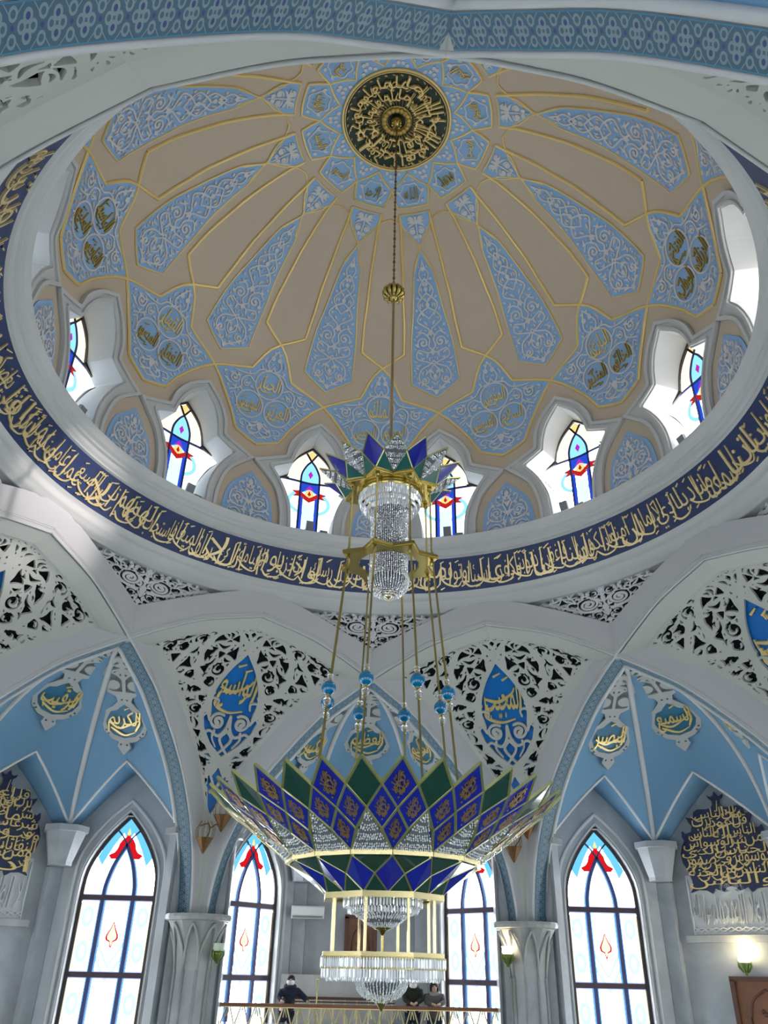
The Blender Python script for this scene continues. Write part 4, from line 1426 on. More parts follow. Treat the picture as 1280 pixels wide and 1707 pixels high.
def niche(label_walls):
    root = empty('wall_' + label_walls)
    root['kind'] = 'structure'
    # webs
    for k, (a, b_, c_) in WEB.items():
        V, F = coons(a, b_, c_)
        mesh('vault_web', V, F, VBLUE, root, True)
    # white ribs and edge rolls
    b = MB()
    for sg in (1, -1):
        b.tube((ribc * np.array([sg, 1, 1])).tolist(), 0.075, 8)
        b.tube(((leg + np.array([0, 0, -0.02])) * np.array([sg, 1, 1])).tolist(), 0.05, 8)
    b.build('vault_rib', PLASTER, root, True)
    b = MB()
    for q in (Bside, Bside * MX, Bback):
        b.tube(q.tolist(), 0.035, 6)
    b.build('lunette_edge', PLASTER, root, True)
    # lunette soffits back to the walls
    for q, nrm, lim in ((Bback, np.array([0, 1, 0]), 12.62), (Bside, np.array([.7071, .7071, 0]), 14.27 * .7071), (Bside * MX, np.array([-.7071, .7071, 0]), 14.27 * .7071)):
        d = lim - q @ nrm
        W2 = q + d[:, None] * nrm[None]
        n = len(q)
        mesh('lunette_soffit', np.vstack([q, W2]), [(i, i + 1, n + i + 1, n + i) for i in range(n - 1)], VBLUE, root, True)
    # walls
    b = MB()
    zt, zb = 5.0, -6.0
    def quad(p, q, z0=zb, z1=zt):
        b.add([(p[0], p[1], z0), (q[0], q[1], z0), (q[0], q[1], z1), (p[0], p[1], z1)], [(0, 1, 2, 3)])
    quad((-1.66, 12.60), (1.66, 12.60))
    for sg in (1, -1):
        e0 = SIDE + TD * 1.42
        quad((sg * e0[0], e0[1]), (sg * 3.42, 9.92))
        quad((sg * 3.42, 9.92), (sg * 3.30, 9.72), zb, 3.0)
    b.build('marble_wall', MARBLE, root)
    cw = Can(-1.70, 1.44, -6.0, 5.0, 0.06)
    dw = cw.poly([(x * 1.02, z + (0.03 if z > 1.5 else 0)) for x, z in WPOLY])
    V, F, B = msq(cw, -dw)
    P_ = wr(V[:, 0], V[:, 1])
    mesh('window_wall', P_, F, MARBLE, root)
    mesh('window_wall', P_ * MX, F, MARBLE, root)
    # reveal and raised surround of the tall windows
    pts = resamp(np.array(WPOLY), 80)
    A = wr(pts[:, 0] * 1.02, pts[:, 1] + 0.02, 0.03)
    Bq = wr(pts[:, 0], pts[:, 1], -0.24)
    for mx in (np.array([1, 1, 1]), MX):
        n = len(A)
        mesh('window_reveal', np.vstack([A, Bq]) * mx, [(i, i + 1, n + i + 1, n + i) for i in range(n - 1)], PLASTER, root)
        b = MB()
        for off, r in ((1.05, 0.03), (1.19, 0.05)):
            pp = [(x * off, z + (off - 1) * 1.6 if z > 1.4 else z) for x, z in WPOLY]
            b.tube((wr(np.array([q[0] for q in pp]), np.array([q[1] for q in pp]), 0.01) * mx).tolist(), r, 6)
        b.build('window_moulding', PLASTER, root, True)
    # pilasters between the walls with flared capitals
    for sg in (1, -1):
        c_ = np.array([1.60 * sg, 12.18])
        b = MB()
        b.lathe([(0.0, 2.16), (0.30, 2.16), (0.30, 2.24), (0.50, 2.90), (0.56, 2.92), (0.56, 3.06), (0.0, 3.06)], 8, (c_[0], c_[1], 0))
        b.build('corbel', MARBLE, root)
        b = MB()
        b.box((1.66 * sg, 12.50, -1.9), (.34, .20, 8.1))
        b.build('pilaster', MARBLE, root)
        b = MB()
        b.box((sg * 3.30, 9.86, 2.96), (0.42, 0.42, 0.14))
        b.build('half_capital', MARBLEW, root)
        b = MB()
        b.box((sg * 3.41, 9.97, 0.0), (0.3, 0.3, 5.8))
        b.build('pilaster', MARBLE, root)
    return root
NN = {}
NICHES = {0: 'back', 45: 'back_right', -45: 'back_left', 90: 'right', -90: 'left', 135: 'front_right', -135: 'front_left', 180: 'front'}
for az, nm in NICHES.items():
    if not NN:
        r = niche(nm)
        NN[0] = r
    else:
        r = dup(NN[0], name='wall_' + nm)
    r.rotation_euler = (0, 0, -rad(az))

# tall stained-glass windows
def tall_window(idx):
    w = empty('window_%d' % idx)
    w['kind'] = 'structure'
    gw = glow('tall_white_glass', (0.93, 0.97, 1.0), WIN)
    gbl = glow('tall_blue_tint_glass', (0.16, 0.45, 1.0), 1.2)
    gcy = glow('tall_cyan_glass', (0.16, 0.62, 1.0), 1.05)
    gpale = glow('tall_pale_cyan_glass', (0.62, 0.92, 1.0), 1.2)
    gr = glow('tall_red_glass', (0.80, 0.012, 0.02), 0.85)
    gy = glow('tall_yellow_glass', (1.0, 0.78, 0.30), 1.1)
    gcr = glow('tall_cream_glass', (1.0, 0.94, 0.72), 1.25)
    D0 = -0.20
    def flat(name, polys, m, d):
        b = MB()
        for pl in polys:
            b.prism(pl, lambda x, z: tuple(wr(x, z, d)), lambda x, z: tuple(wr(x, z, d - 0.008)))
        return b.build(name, m, w)
    flat('glass', [WPOLY], gw, D0)
    inner = [(x * 0.93, z - 0.06) for x, z in WOUT]
    inn2 = [(x * 0.74, z - 0.26) for x, z in WOUT]
    cya = []
    for i in range(10, len(inner) - 1):
        cya.append([inner[i], inner[i + 1], inn2[i + 1], inn2[i]])
    flat('cyan_border', cya + [[(-x, z) for x, z in q] for q in cya], gcy, D0 + 0.004)
    flat('top_light', [[(0, 3.40), (.22, 3.14), (0, 2.84), (-.22, 3.14)]], gcy, D0 + 0.006)
    lob = [(0, 3.05), (.05, 2.93), (.13, 2.87), (.20, 2.77), (.23, 2.65), (.29, 2.56), (.43, 2.49), (.35, 2.40), (.21, 2.41), (.11, 2.55), (0, 2.72)]
    flat('red_motif', [lob, [(-x, z) for x, z in lob]], gr, D0 + 0.012)
    flat('yellow_tip', [[(0, 3.14), (.05, 3.0), (0, 2.95), (-.05, 3.0)]], gy, D0 + 0.014)
    # small drop motif with a red outline in the second row
    dr = crom([(0, 1.02), (.07, .85), (.15, .70), (.13, .60), (.05, .56), (.03, .48), (0, .42)], 4)
    flat('drop_outline', [mirror(dr)], gr, D0 + 0.006)
    flat('drop_motif', [[(x * 0.72, .72 + (z - .72) * .82) for x, z in mirror(dr)]], glow('tall_straw_glass', (1.0, 0.90, 0.60), 1.3), D0 + 0.010)
    vine = []
    for sg in (1, -1):
        for z0 in (1.1, 0.35, -0.7, -1.5):
            s_ = [(sg * (.66 + .15 * cos(2 * pi * k / 12)), z0 + .24 * sin(2 * pi * k / 12)) for k in range(13)]
            i_ = [(sg * (.66 + .06 * cos(2 * pi * k / 12)), z0 + .13 * sin(2 * pi * k / 12)) for k in range(13)]
            vine += [[s_[k], s_[k + 1], i_[k + 1], i_[k]] for k in range(12)]
    for z0, z1 in ((.55, .16), (.25, .1)):
        vine += [[(-.30, z0 + .05), (0, z0 - .45), (0, z0 - .55), (-.30, z0 - .08)], [(.30, z0 + .05), (0, z0 - .45), (0, z0 - .55), (.30, z0 - .08)]]
    flat('pale_vines', vine, gpale, D0 + 0.005)
    rows = [1.52, -0.12, -1.76, -3.40, -4.6]
    st = []
    for a, c_ in zip(rows[:-1], rows[1:]):
        for x in (-.37, .37):
            st += [[(x - .085, a), (x + .085, a), (x + .085, c_), (x - .085, c_)]]
    arc = crom([(-.37, 1.52), (-.345, 1.85), (-.22, 2.30), (0, 2.74)], 6)
    for sg in (1, -1):
        for (x0, z0), (x1, z1) in zip(arc[:-1], arc[1:]):
            st.append([(sg * (x0 - .07), z0), (sg * (x0 + .07), z0), (sg * (x1 + .07), z1), (sg * (x1 - .07), z1)])
    flat('blue_tint', st, gbl, D0 + 0.008)
    flat('violet_tint', [[(-.88, z - .085), (.88, z - .085), (.88, z + .085), (-.88, z + .085)] for z in rows[:-1]], glow('tall_violet_glass', (.55, .62, 1.0), 1.1), D0 + 0.007)
    flat('cream_tint', [[(.88, 1.4), (.79, 1.4), (.79, -4.6), (.88, -4.6)], [(-.88, 1.4), (-.79, 1.4), (-.79, -4.6), (-.88, -4.6)]], gcr, D0 + 0.004)
    b = MB()
    def br(pl, wd, d=D0 + 0.03):
        for p, q in zip(pl[:-1], pl[1:]):
            b.bar(tuple(wr(*p, d)), tuple(wr(*q, d)), wd, 0.05, (ND[0], ND[1], 0))
    for x in (-.37, .37):
        br([(x, 1.52), (x, -4.6)], 0.09)
    arc = crom([(-.37, 1.52), (-.345, 1.85), (-.22, 2.30), (0, 2.74)], 6)
    br(arc, .075); br([(-x, z) for x, z in arc], .075)
    ext = [(0, 2.74), (.14, 2.94), (.30, 3.10)]
    br(ext, .035); br([(-x, z) for x, z in ext], .035)
    b.build('mullion', MULL, w)
    b = MB()
    for z in rows[:-1]:
        br([(-.93, z), (.93, z)], 0.115, D0 + 0.045)
    b.build('transom', mat('window_purple_brown', (0.045, 0.018, 0.035), 0.4), w)
    b = MB()
    br(WPOLY, 0.15, D0 + 0.05)
    b.build('frame', FRAME, w)
    return w
TW = tall_window(13)
TWL = []
idx = 13
def mirror_window(w):
    """the left-hand window of a niche: same window mirrored across the niche axis"""
    r = empty('window_x')
    r['kind'] = 'structure'
    for ch in w.children:
        o = ch.copy()
        me = ch.data.copy()
        co = np.empty(len(me.vertices) * 3)
        me.vertices.foreach_get('co', co)
        co[0::3] *= -1
        me.vertices.foreach_set('co', co)
        o.data = me
        COL.objects.link(o)
        o.parent = r
    return r
TM = mirror_window(TW)
for az in NICHES:
    for src, first in ((TW, az == 0), (TM, az == 0)):
        o = src if first else dup(src)
        o.rotation_euler = (0, 0, -rad(az))
        o.name = 'window_%d' % idx
        idx += 1

# floor of the hall and the galleries in the niches
b = MB()
b.lathe([(0.02, -6.02), (14.5, -6.02), (14.5, -6.3)], 64)
b.build('floor', mat('floor_carpet_green', (0.10, 0.16, 0.11), 0.9), None, False, 'structure')
b = MB()
for az in (0, 180):
    pl = [(-3.75, 9.9), (3.75, 9.9), (3.9, 10.3), (1.7, 12.58), (-1.7, 12.58), (-3.9, 10.3)]
    b.prism(pl, lambda x, y: NL(az, y, x, -1.70), lambda x, y: NL(az, y, x, -1.95))
b.build('floor_gallery', MARBLEW, None, False, 'structure')

# piers behind the columns close the corners between niches
for k in range(8):
    b = MB()
    az = 22.5 + 45 * k
    pl = [(-.60, 10.28), (.60, 10.28), (.63, 10.47), (.41, 11.1), (-.41, 11.1), (-.63, 10.47)]
    b.prism(pl, lambda t, u: NL(az, u, t, -6.0), lambda t, u: NL(az, u, t, 1.08))
    pl = [(-.46, 10.56), (.46, 10.56), (.63, 10.52), (.41, 11.1), (-.41, 11.1), (-.63, 10.52)]
    b.prism(pl, lambda t, u: NL(az, u, t, 1.08), lambda t, u: NL(az, u, t, 4.4))
    b.build('trim_%d' % (30 + k), MARBLE, None, False, 'structure')

# columns
def column():
    e = empty('column')
    cu_ = 10.12
    b = MB()
    n = 8
    prof = [(0.39, -6.0), (0.39, 0.05)]
    b.lathe(prof, 8, (0, cu_, 0))
    b.build('shaft', MARBLE, e)
    b = MB()
    b.lathe([(0.39, 0.0), (0.41, 0.2), (0.47, 0.5), (0.57, 0.78), (0.70, 1.0)], 8, (0, cu_, 0))
    b.lathe([(0.70, 1.0), (0.76, 1.02), (0.78, 1.08), (0.76, 1.14), (0.0, 1.14)], 24, (0, cu_, 0))
    b.build('capital', MARBLEW, e)
    b = MB()
    for k in range(8):
        a0 = 2 * pi * k / 8
        vtx = lambda a, r, z: (r * sin(a), cu_ + r * cos(a), z)
        b.tube([vtx(a0, .40, z) for z in (-6, -3, 0.02)], 0.04, 6)
        am, a1 = a0 + pi / 8, a0 + pi / 4
        for s0, s1 in ((a0, am), (a1, am)):
            pts = []
            for t in np.linspace(0, 1, 8):
                a = s0 + (s1 - s0) * t ** 1.6
                z = 0.0 + 0.95 * t ** 0.8
                r = float(np.interp(z, [0, .2, .5, .78, 1.0], [.40, .42, .48, .58, .71])) * cos(pi / 8 * (t ** 1.6)) ** 0.6
                pts.append(vtx(a, r + 0.012, z))
            b.tube(pts, 0.03, 6)
    b.build('pointed_moulding', MARBLEW, e, True)
    return e
c0 = column()
for az, lb in ((-22.5, 'grey white column with flared capital, left of the people on the gallery'), (22.5, 'grey white column with flared capital, right of the people on the gallery')):
    o = c0 if az == -22.5 else dup(c0)
    o.rotation_euler = (0, 0, -rad(az))
    tag(o, lb, 'column')
for k, az in enumerate((67.5, -67.5, 112.5, -112.5, 157.5, -157.5)):
    o = dup(c0, az, name='trim_%d' % (40 + k))
    for q in ('label', 'category'):
        if q in o:
            del o[q]
    o['kind'] = 'structure'

# lace drops with calligraphy cartouches on the vault webs
cl_ = Can(-0.62, 0.62, 0.0, 2.6, 0.017)
lh = [(0, .0), (.10, .06), (.16, .25), (.30, .45), (.40, .75), (.42, 1.0), (.34, 1.20), (.16, 1.30), (.13, 1.42), (.24, 1.55), (.38, 1.66), (.46, 1.90), (.40, 2.12), (.24, 2.27), (.10, 2.32), (.13, 2.42), (.0, 2.58)]
lace = cl_.poly(mirror(lh))
holes = []
scr = Can(-0.62, 0.62, 0.0, 2.6, 0.017)
scroll(scr, .20, .98, .15, .036, -1.0, 1, True, 1.3)
scr.stroke(crom([(.03, 1.2), (.33, 1.18), (.36, .9), (.22, .62), (.05, .52)], 6), .03, .03, True)
scr.stroke(crom([(.0, .85), (.12, .70), (.28, .62)], 5), .03, .02, True)
scr.stroke(crom([(.0, .45), (.14, .38), (.22, .46)], 5), .03, .02, True)
scr.stroke([(0, .1), (0, 1.25)], .045, .03)
leaf(scr, .02, .55, .7, .22, .05); leaf(scr, .02, .3, .9, .16, .05)
pierce = scr.poly(mirror([(0, .16), (.10, .25), (.22, .45), (.33, .75), (.35, 1.0), (.28, 1.15), (.12, 1.22), (0, 1.24)]))
dots = np.minimum.reduce([scr.disc(x * sg, y, .022) for x, y in ((.05, 1.37), (.36, 2.10), (.31, 2.17), (.06, 2.37)) for sg in (1, -1)])
carth = [(0, 1.46), (.10, 1.55), (.16, 1.62), (.28, 1.66), (.35, 1.80), (.385, 1.92), (.33, 2.08), (.22, 2.19), (0, 2.25)]
LACE = np.maximum(np.maximum(lace, -np.maximum(pierce, -scr.D)), -dots)
LACE = np.maximum(LACE, -(scr.poly(mirror([(0, 1.46), (.10, 1.55), (.16, 1.62), (.28, 1.66), (.35, 1.80), (.385, 1.92), (.33, 2.08), (.22, 2.19), (0, 2.25)])) + .015))
cq = Can(-0.45, 0.45, 1.40, 2.3, 0.017)
CART = cq.poly(mirror(carth))
def web_map(k):
    f = web_at(*WEB[k])
    mid = f(np.full(60, 0.5), np.linspace(0, 1, 60))
    Lm = np.r_[0, np.cumsum(np.linalg.norm(np.diff(mid, axis=0), axis=1))]
    def g_(x, y, h):
        x, y = np.asarray(x, float), np.asarray(y, float)
        y = y * 1.24
        tv = np.linspace(0, 1, 60)
        at_ = lambda q: np.stack([np.interp(q, Lm, mid[:, i]) for i in range(3)], -1)
        q = y + OFFY[k]
        P_ = at_(q)
        e2 = at_(q + .05) - at_(q - .05)
        e2 /= np.linalg.norm(e2, axis=-1, keepdims=True)
        vc = float(np.interp(2.2 + OFFY[k], Lm, tv))
        e1 = f(np.array(.62), np.array(vc)) - f(np.array(.38), np.array(vc))
        e1 /= np.linalg.norm(e1)
        n = np.cross(np.broadcast_to(e1, e2.shape), e2)
        n /= np.linalg.norm(n, axis=-1, keepdims=True)
        n = np.where(n[..., 2:3] > 0, -n, n)
        return P_ + e1 * (x * 1.46)[..., None] + n * (np.asarray(h, float)[..., None] + .10 if np.ndim(h) else h + .10)
    return g_
OFFY = {'right': 0.40, 'left': 0.40, 'back': 0.46}
VN = {(-45, 'left'): 'الحسيب', (-45, 'back'): 'الرقيب', (-45, 'right'): 'الكريم', (0, 'left'): 'الكبير', (0, 'back'): 'العظيم', (0, 'right'): 'الحليم', (45, 'left'): 'البصير', (45, 'back'): 'السميع', (45, 'right'): 'المذل'}
WD = {(-45, 'left'): 'cut off by the left edge', (-45, 'back'): 'left of two full ones in left vault', (-45, 'right'): 'right of two full ones in left vault', (0, 'left'): 'leftmost of three above the chandelier bowl', (0, 'back'): 'middle of three above the chandelier bowl', (0, 'right'): 'rightmost of three above the chandelier bowl', (45, 'left'): 'left of two full ones in right vault', (45, 'back'): 'right of two full ones in right vault', (45, 'right'): 'edge-on, by the right edge'}
LP = {}
for (az, k), w in VN.items():
    e = empty('vault_pendant')
    fmw = web_map(k)
    if k not in LP:
        LP[k] = [relief('lace', cl_, LACE, fmw, 0.06, LACEW, e, 0.012), relief('cartouche', cq, CART, fmw, 0.03, TEAL, e, 0.01),
                 relief('grey_recess', scr, pierce, fmw, 0.014, VOIDG, e, 0.012)]
    else:
        for s_ in LP[k]:
            o = s_.copy(); COL.objects.link(o); o.parent = e
    t = Txt()
    f = lambda x, y, h: fmw(x, 2.2 - np.asarray(y), h)
    t.word(w, (-.31, .08, .31, .58), f, .085, .03, .12, .012)
    t.strokes([crom([(-.3, .30), (-.1, .18), (.1, .26), (.28, .38)], 5), crom([(-.26, .18), (0, .04), (.22, .12)], 5), [(.0, .60), (.1, .66)], crom([(.22, .14), (.30, .34), (.24, .52)], 4)], f, .085, .03, .022)
    t.build('gold_calligraphy', GILT, e)
    e.rotation_euler = (0, 0, -rad(az))
    tag(e, 'lace pendant with gold calligraphy on blue vault, ' + WD[(az, k)], 'vault ornament', 'lace pendants on the vaults')
# ------------------------------------------------------------------ inscription plaques, friezes, sconces, doors, gallery
BU = 12.56
def bw(az):
    return lambda x, z, h: np.stack([*[np.asarray(q) for q in NL(az, BU - np.asarray(h), np.asarray(x), 0)[:2]], np.asarray(z) + 0 * np.asarray(x)], -1)
def plaque(az, lines, label):
    e = empty('inscription_plaque', label, 'inscription')
    f = bw(az)
    hl = [(0, 4.20), (.05, 4.10), (.12, 4.08), (.20, 4.13), (.17, 4.05), (.10, 4.0), (.09, 3.90), (.14, 3.82), (.28, 3.80), (.50, 3.82), (.62, 3.76), (.64, 3.62), (.72, 3.62), (.84, 3.66), (.78, 3.52), (.72, 3.44), (.76, 3.30), (.92, 3.26), (1.00, 3.34), (1.02, 3.20), (.97, 3.10), (1.06, 2.98), (1.12, 2.80), (1.10, 2.58), (1.0, 2.42), (.93, 2.15), (.94, 2.0), (1.03, 1.90), (.82, 1.96), (.60, 1.94), (.47, 1.86), (.40, 1.98), (.22, 1.90), (.1, 1.98), (0, 2.02)]
    c_ = Can(-1.2, 1.2, 1.8, 4.3, 0.016)
    d = c_.poly(mirror(hl))
    relief('navy_board', c_, d, f, 0.05, PLAQUE, e, 0.0)
    t = Txt()
    n = len(lines)
    zt_, zb_ = 3.78, 2.02
    for k, ws in enumerate(lines):
        h = (zt_ - zb_) / n
        zc = zt_ - h * (k + 0.5)
        hw = float(np.interp(zc, [1.9, 2.4, 2.8, 3.1, 3.3, 3.6, 3.8], [.88, .95, 1.04, .92, .74, .60, .50]))
        ws = ws.split()
        tot = sum(len(w) + .6 for w in ws)
        x = hw
        for w in ws:
            wd = 2 * hw * (len(w) + .6) / tot
            t.word(w, (x - wd * 1.04, zc - h * .70, x + wd * 0.06, zc + h * .68), f, .085, .05, .1, .004)
            x -= wd
    g = random.Random(int(az) + 99)
    st = []
    for k in range(60):
        z = g.uniform(2.05, 3.75)
        hw = float(np.interp(z, [1.9, 2.4, 2.8, 3.1, 3.3, 3.6, 3.8], [.84, .9, 1.0, .86, .7, .56, .45]))
        x = g.uniform(-hw, hw)
        st.append([(x - .04, z - .02), (x + .05, z + .03)] if k % 3 else crom([(x - .14, z + .06), (x - .04, z - .03), (x + .1, z + .0), (x + .15, z + .08)], 4))
    st += [[(.0, 3.72), (.04, 3.98)], [(.14, 3.70), (.12, 3.84)]]
    t.strokes(st, f, .082, .05, .015)
    t.build('gold_calligraphy', GILT, e)
    return e
plaque(45, ['ملك الناس', 'قل اعوذ برب', 'الناس اله الناس', 'من شر الوسواس', 'الخناس الذي', 'يوسوس في صدور', 'الناس من الجنة', 'والناس'], 'navy plaque crowded with gold calligraphy on the right, above a brown door')
plaque(-45, ['قل اعوذ', 'برب الفلق من', 'شر ما خلق ومن', 'شر غاسق اذا', 'وقب ومن شر', 'النفاثات في العقد', 'ومن شر حاسد', 'اذا حسد'], 'navy plaque crowded with gold calligraphy at the left edge')
def frieze(az, label):
    e = empty('relief_frieze', label, 'relief panel')
    f = bw(az)
    b = MB()
    b.prism([(-1.12, .98), (1.12, .98), (1.12, 2.3), (-1.12, 2.3)], lambda x, z: NL(az, BU, x, z), lambda x, z: NL(az, BU + .03, x, z))
    b.build('panel', PLASTER, e)
    c_ = Can(-1.1, 1.1, 1.0, 2.3, 0.018)
    for sg in (1,):
        c_.stroke(crom([(0, 2.24), (.2, 2.1), (.26, 1.92), (.12, 1.86), (.0, 1.98)], 6), .03, .03, True)
        scroll(c_, .1, 2.0, .07, .02, 0, 1)
    for k in range(13):
        x = -1.08 + k * .18
        c_.stroke(crom([(x - .09, 1.09), (x, 1.13), (x + .09, 1.09)], 4), .014)
        c_.stroke(crom([(x - .09, 1.09), (x, 1.05), (x + .09, 1.09)], 4), .014)
    c_.stroke([(-1.08, 1.0), (-1.08, 2.2)], .016); c_.stroke([(1.08, 1.0), (1.08, 2.2)], .016)
    relief('carving', c_, c_.D, f, .05, PLASTER, e, .0)
    t = Txt()
    for k, w in enumerate(('لا اله', 'الا الله', 'محمد', 'رسول الله')):
        x = .98 - k * .50
        t.word(w, (x - .50, 1.20, x, 1.86), f, .05, 0, .1)
    t.build('carved_script', PLASTER, e)
    b = MB()
    b.prism([(-1.3, .82), (1.3, .82), (1.3, .97), (-1.3, .97)], lambda x, z: NL(az, BU - .10, x, z), lambda x, z: NL(az, BU + .03, x, z))
    b.build('ledge', MARBLEW, e)
frieze(45, 'white carved frieze below the gold plaque, over the brown door')
frieze(-45, 'white carved frieze below the gold plaque at the left edge')

def sconce(az, u, t, z, label, lit, group=None):
    e = empty('wall_sconce', label, 'wall lamp', group, NL(az, u, t, z), az)
    b = MB()
    b.lathe([(.0, -.26), (.035, -.24), (.05, -.18), (.12, -.06), (.135, 0), (.10, -.01), (.0, -.02)], 10)
    for k in range(6):
        a = 2 * pi * k / 6
        b.tube([(.05 * sin(a), .05 * cos(a), -.2), (.14 * sin(a), .14 * cos(a), -.08), (.15 * sin(a), .15 * cos(a), .03)], [.012, .02, .004], 5)
    b.bar((0, 0, -.12), (0, .28, -.12), .03)
    b.build('leaf_bracket', mat('green_gilt', (.16, .22, .05), .4, .5), e, True)
    b = MB()
    b.lathe([(.10, 0), (.13, .05), (.12, .11), (.135, .16)], 14)
    b.build('glass_cup', glow('lit_sconce_glass', (1, .86, .58), 6.0) if lit else mat('frosted_glass', (.6, .7, .55), .3), e, True)
    if lit:
        ld = bpy.data.lights.new('sconce_light', 'POINT')
        ld.energy = lit
        ld.color = (1, .80, .45)
        ld.shadow_soft_size = .08
        lo = bpy.data.objects.new('bulb', ld)
        COL.objects.link(lo)
        lo.parent = e
        lo.location = (0, -.02, .25)
sconce(45, 12.30, .06, .40, 'lit wall sconce above the carved brown door at right', 22)
sconce(22.5, 9.62, -.36, .47, 'lit green sconce on the column right of the chandelier', 10)
sconce(-22.5, 9.62, .42, .40, 'unlit green sconce on the column left of the gallery', 0)

def torch(az, u, t, z, label):
    e = empty('torch_bracket', label, 'wall lamp', None, NL(az, u, t, z), az)
    b = MB()
    b.tube(crom([(-.30, .06, .30), (-.12, .0, .36), (.0, .18, .30), (.10, .0, .36), (.20, -.02, .22)], 5), .016, 6)
    b.tube(crom([(0, .25, .30), (-.05, .1, .15), (-.14, 0, .02)], 4), .014, 6)
    b.build('twig_arm', BRONZE, e, True)
    for x, z0, sc in ((-.16, 0, 1.0), (.22, .55, 1.1)):
        b = MB()
        b.lathe([(.015, -.32 * sc), (.05, -.26 * sc), (.20 * sc, .02), (.215 * sc, .03), (.19 * sc, .025), (.0, -.02)], 10, (x, 0, z0))
        cup = b.build('bronze_cup', BRONZE, e)
        b = MB()
        for k in range(10):
            a = 2 * pi * k / 10
            b.tube([(x + .20 * sc * sin(a), .20 * sc * cos(a), z0 + .03), (x + .23 * sc * sin(a), .23 * sc * cos(a), z0 + .22), (x + .12 * sc * sin(a), .12 * sc * cos(a), z0 + .42)], .006, 5)
        b.build('wire_cage', BRONZE, cup)
torch(-22.5, 9.78, -.02, 2.75, 'bronze double torch lamp with wire cages on the vault foot, left of the bowl')
torch(22.5, 9.78, .05, 2.75, 'bronze double torch lamp with wire cages on the vault foot, right of the bowl')

def door(n, az, x0, x1, ztop, zbot, arch):
    e = empty('door_%d' % n)
    e['kind'] = 'structure'
    f0 = lambda x, z: NL(az, BU - .07, x, z)
    f1 = lambda x, z: NL(az, BU + .03, x, z)
    b = MB()
    b.prism([(x0, zbot), (x1, zbot), (x1, ztop), (x0, ztop)], f0, f1)
    b.build('leaf', WOOD, e)
    b = MB()
    for p, q in (((x0, zbot), (x0, ztop)), ((x1, zbot), (x1, ztop)), ((x0 - .05, ztop), (x1 + .05, ztop))):
        b.bar(NL(az, BU - .10, *p), NL(az, BU - .10, *q), .10, .10, (sin(rad(az)), cos(rad(az)), 0))
    b.build('casing', WOODD, e)
    xm = (x0 + x1) / 2
    b = MB()
    hw = (x1 - x0) * .30
    a_ = [(xm - hw, ztop - 1.9), (xm - hw, ztop - .75)] + crom([(xm - hw, ztop - .75), (xm - hw * .75, ztop - .42), (xm, ztop - .2)], 5)
    for pl in (a_, [(2 * xm - x, z) for x, z in a_]):
        b.tube([NL(az, BU - .085, *q) for q in pl], .025, 6)
    for k in range(16):
        g = random.Random(k)
        b.ball(NL(az, BU - .08, xm + g.uniform(-.6, .6) * hw, ztop - g.uniform(.5, 1.7)), .05, 6)
    b.build('carved_arch', WOODD, e, True)
door(1, 0, -.36, .42, 1.36, -1.7, False)
door(2, 45, -.36, 1.05, .08, -2.6, True)

# air conditioner
e = empty('air_conditioner', 'white wall air conditioner left of the wooden door, beside the tall window', 'air conditioner', None, NL(0, 12.14, -1.42, 1.42))
b = MB()
V_ = [(-.44, .12, -.15), (-.44, -.10, -.15), (-.44, -.14, -.05), (-.44, -.14, .12), (-.44, -.08, .15), (-.44, .12, .15)]
b.add(V_ + [(.44, y, z) for _, y, z in V_], [tuple(range(6)), tuple(range(11, 5, -1))] + [(i, (i + 1) % 6, 6 + (i + 1) % 6, 6 + i) for i in range(6)])
b.build('case', ACW, e)
b = MB(); b.box((0, -.125, -.115), (.80, .02, .05)); b.build('louvre', STEEL, e)

# gallery balustrade
RU = 10.45
e = empty('gallery_balustrade', 'wooden handrail on gilded zigzag balusters along the far gallery', 'balustrade')
b = MB()
b.box((0, RU, -.66), (7.5, .10, .07))
b.build('handrail', WOOD, e)
b = MB(); b.box((0, RU, -.705), (7.5, .05, .02)); b.build('gilt_strip', GILT, e)
for k in range(22):
    x = -3.6 + k * .335
    b = MB()
    for sg in (1, -1):
        b.tube([(x + sg * .125, RU, -.71), (x + sg * .02, RU, -1.02), (x + sg * .02, RU, -1.15), (x + sg * .125, RU, -1.62)], .017, 6)
    b.tube([(x - .17, RU, -.71), (x - .125, RU, -.90)], .012, 5)
    b.tube([(x + .17, RU, -.71), (x + .125, RU, -.90)], .012, 5)
    b.build('zigzag_baluster', mat('pale_gilt', (.50, .44, .24), .35, .5), e)
b = MB(); b.box((0, RU + .02, -1.32), (7.4, .012, .62)); b.build('glass_pane', mat('rail_glass', (.75, .85, .9), .05, trans=.95, alpha=.35), e)
b = MB(); b.box((0, RU, -1.665), (7.5, .08, .06)); b.build('bottom_rail', WOOD, e)
b = MB()
b.box((1.5 - .2, RU, -.5), (.03, .03, .35)) if False else None
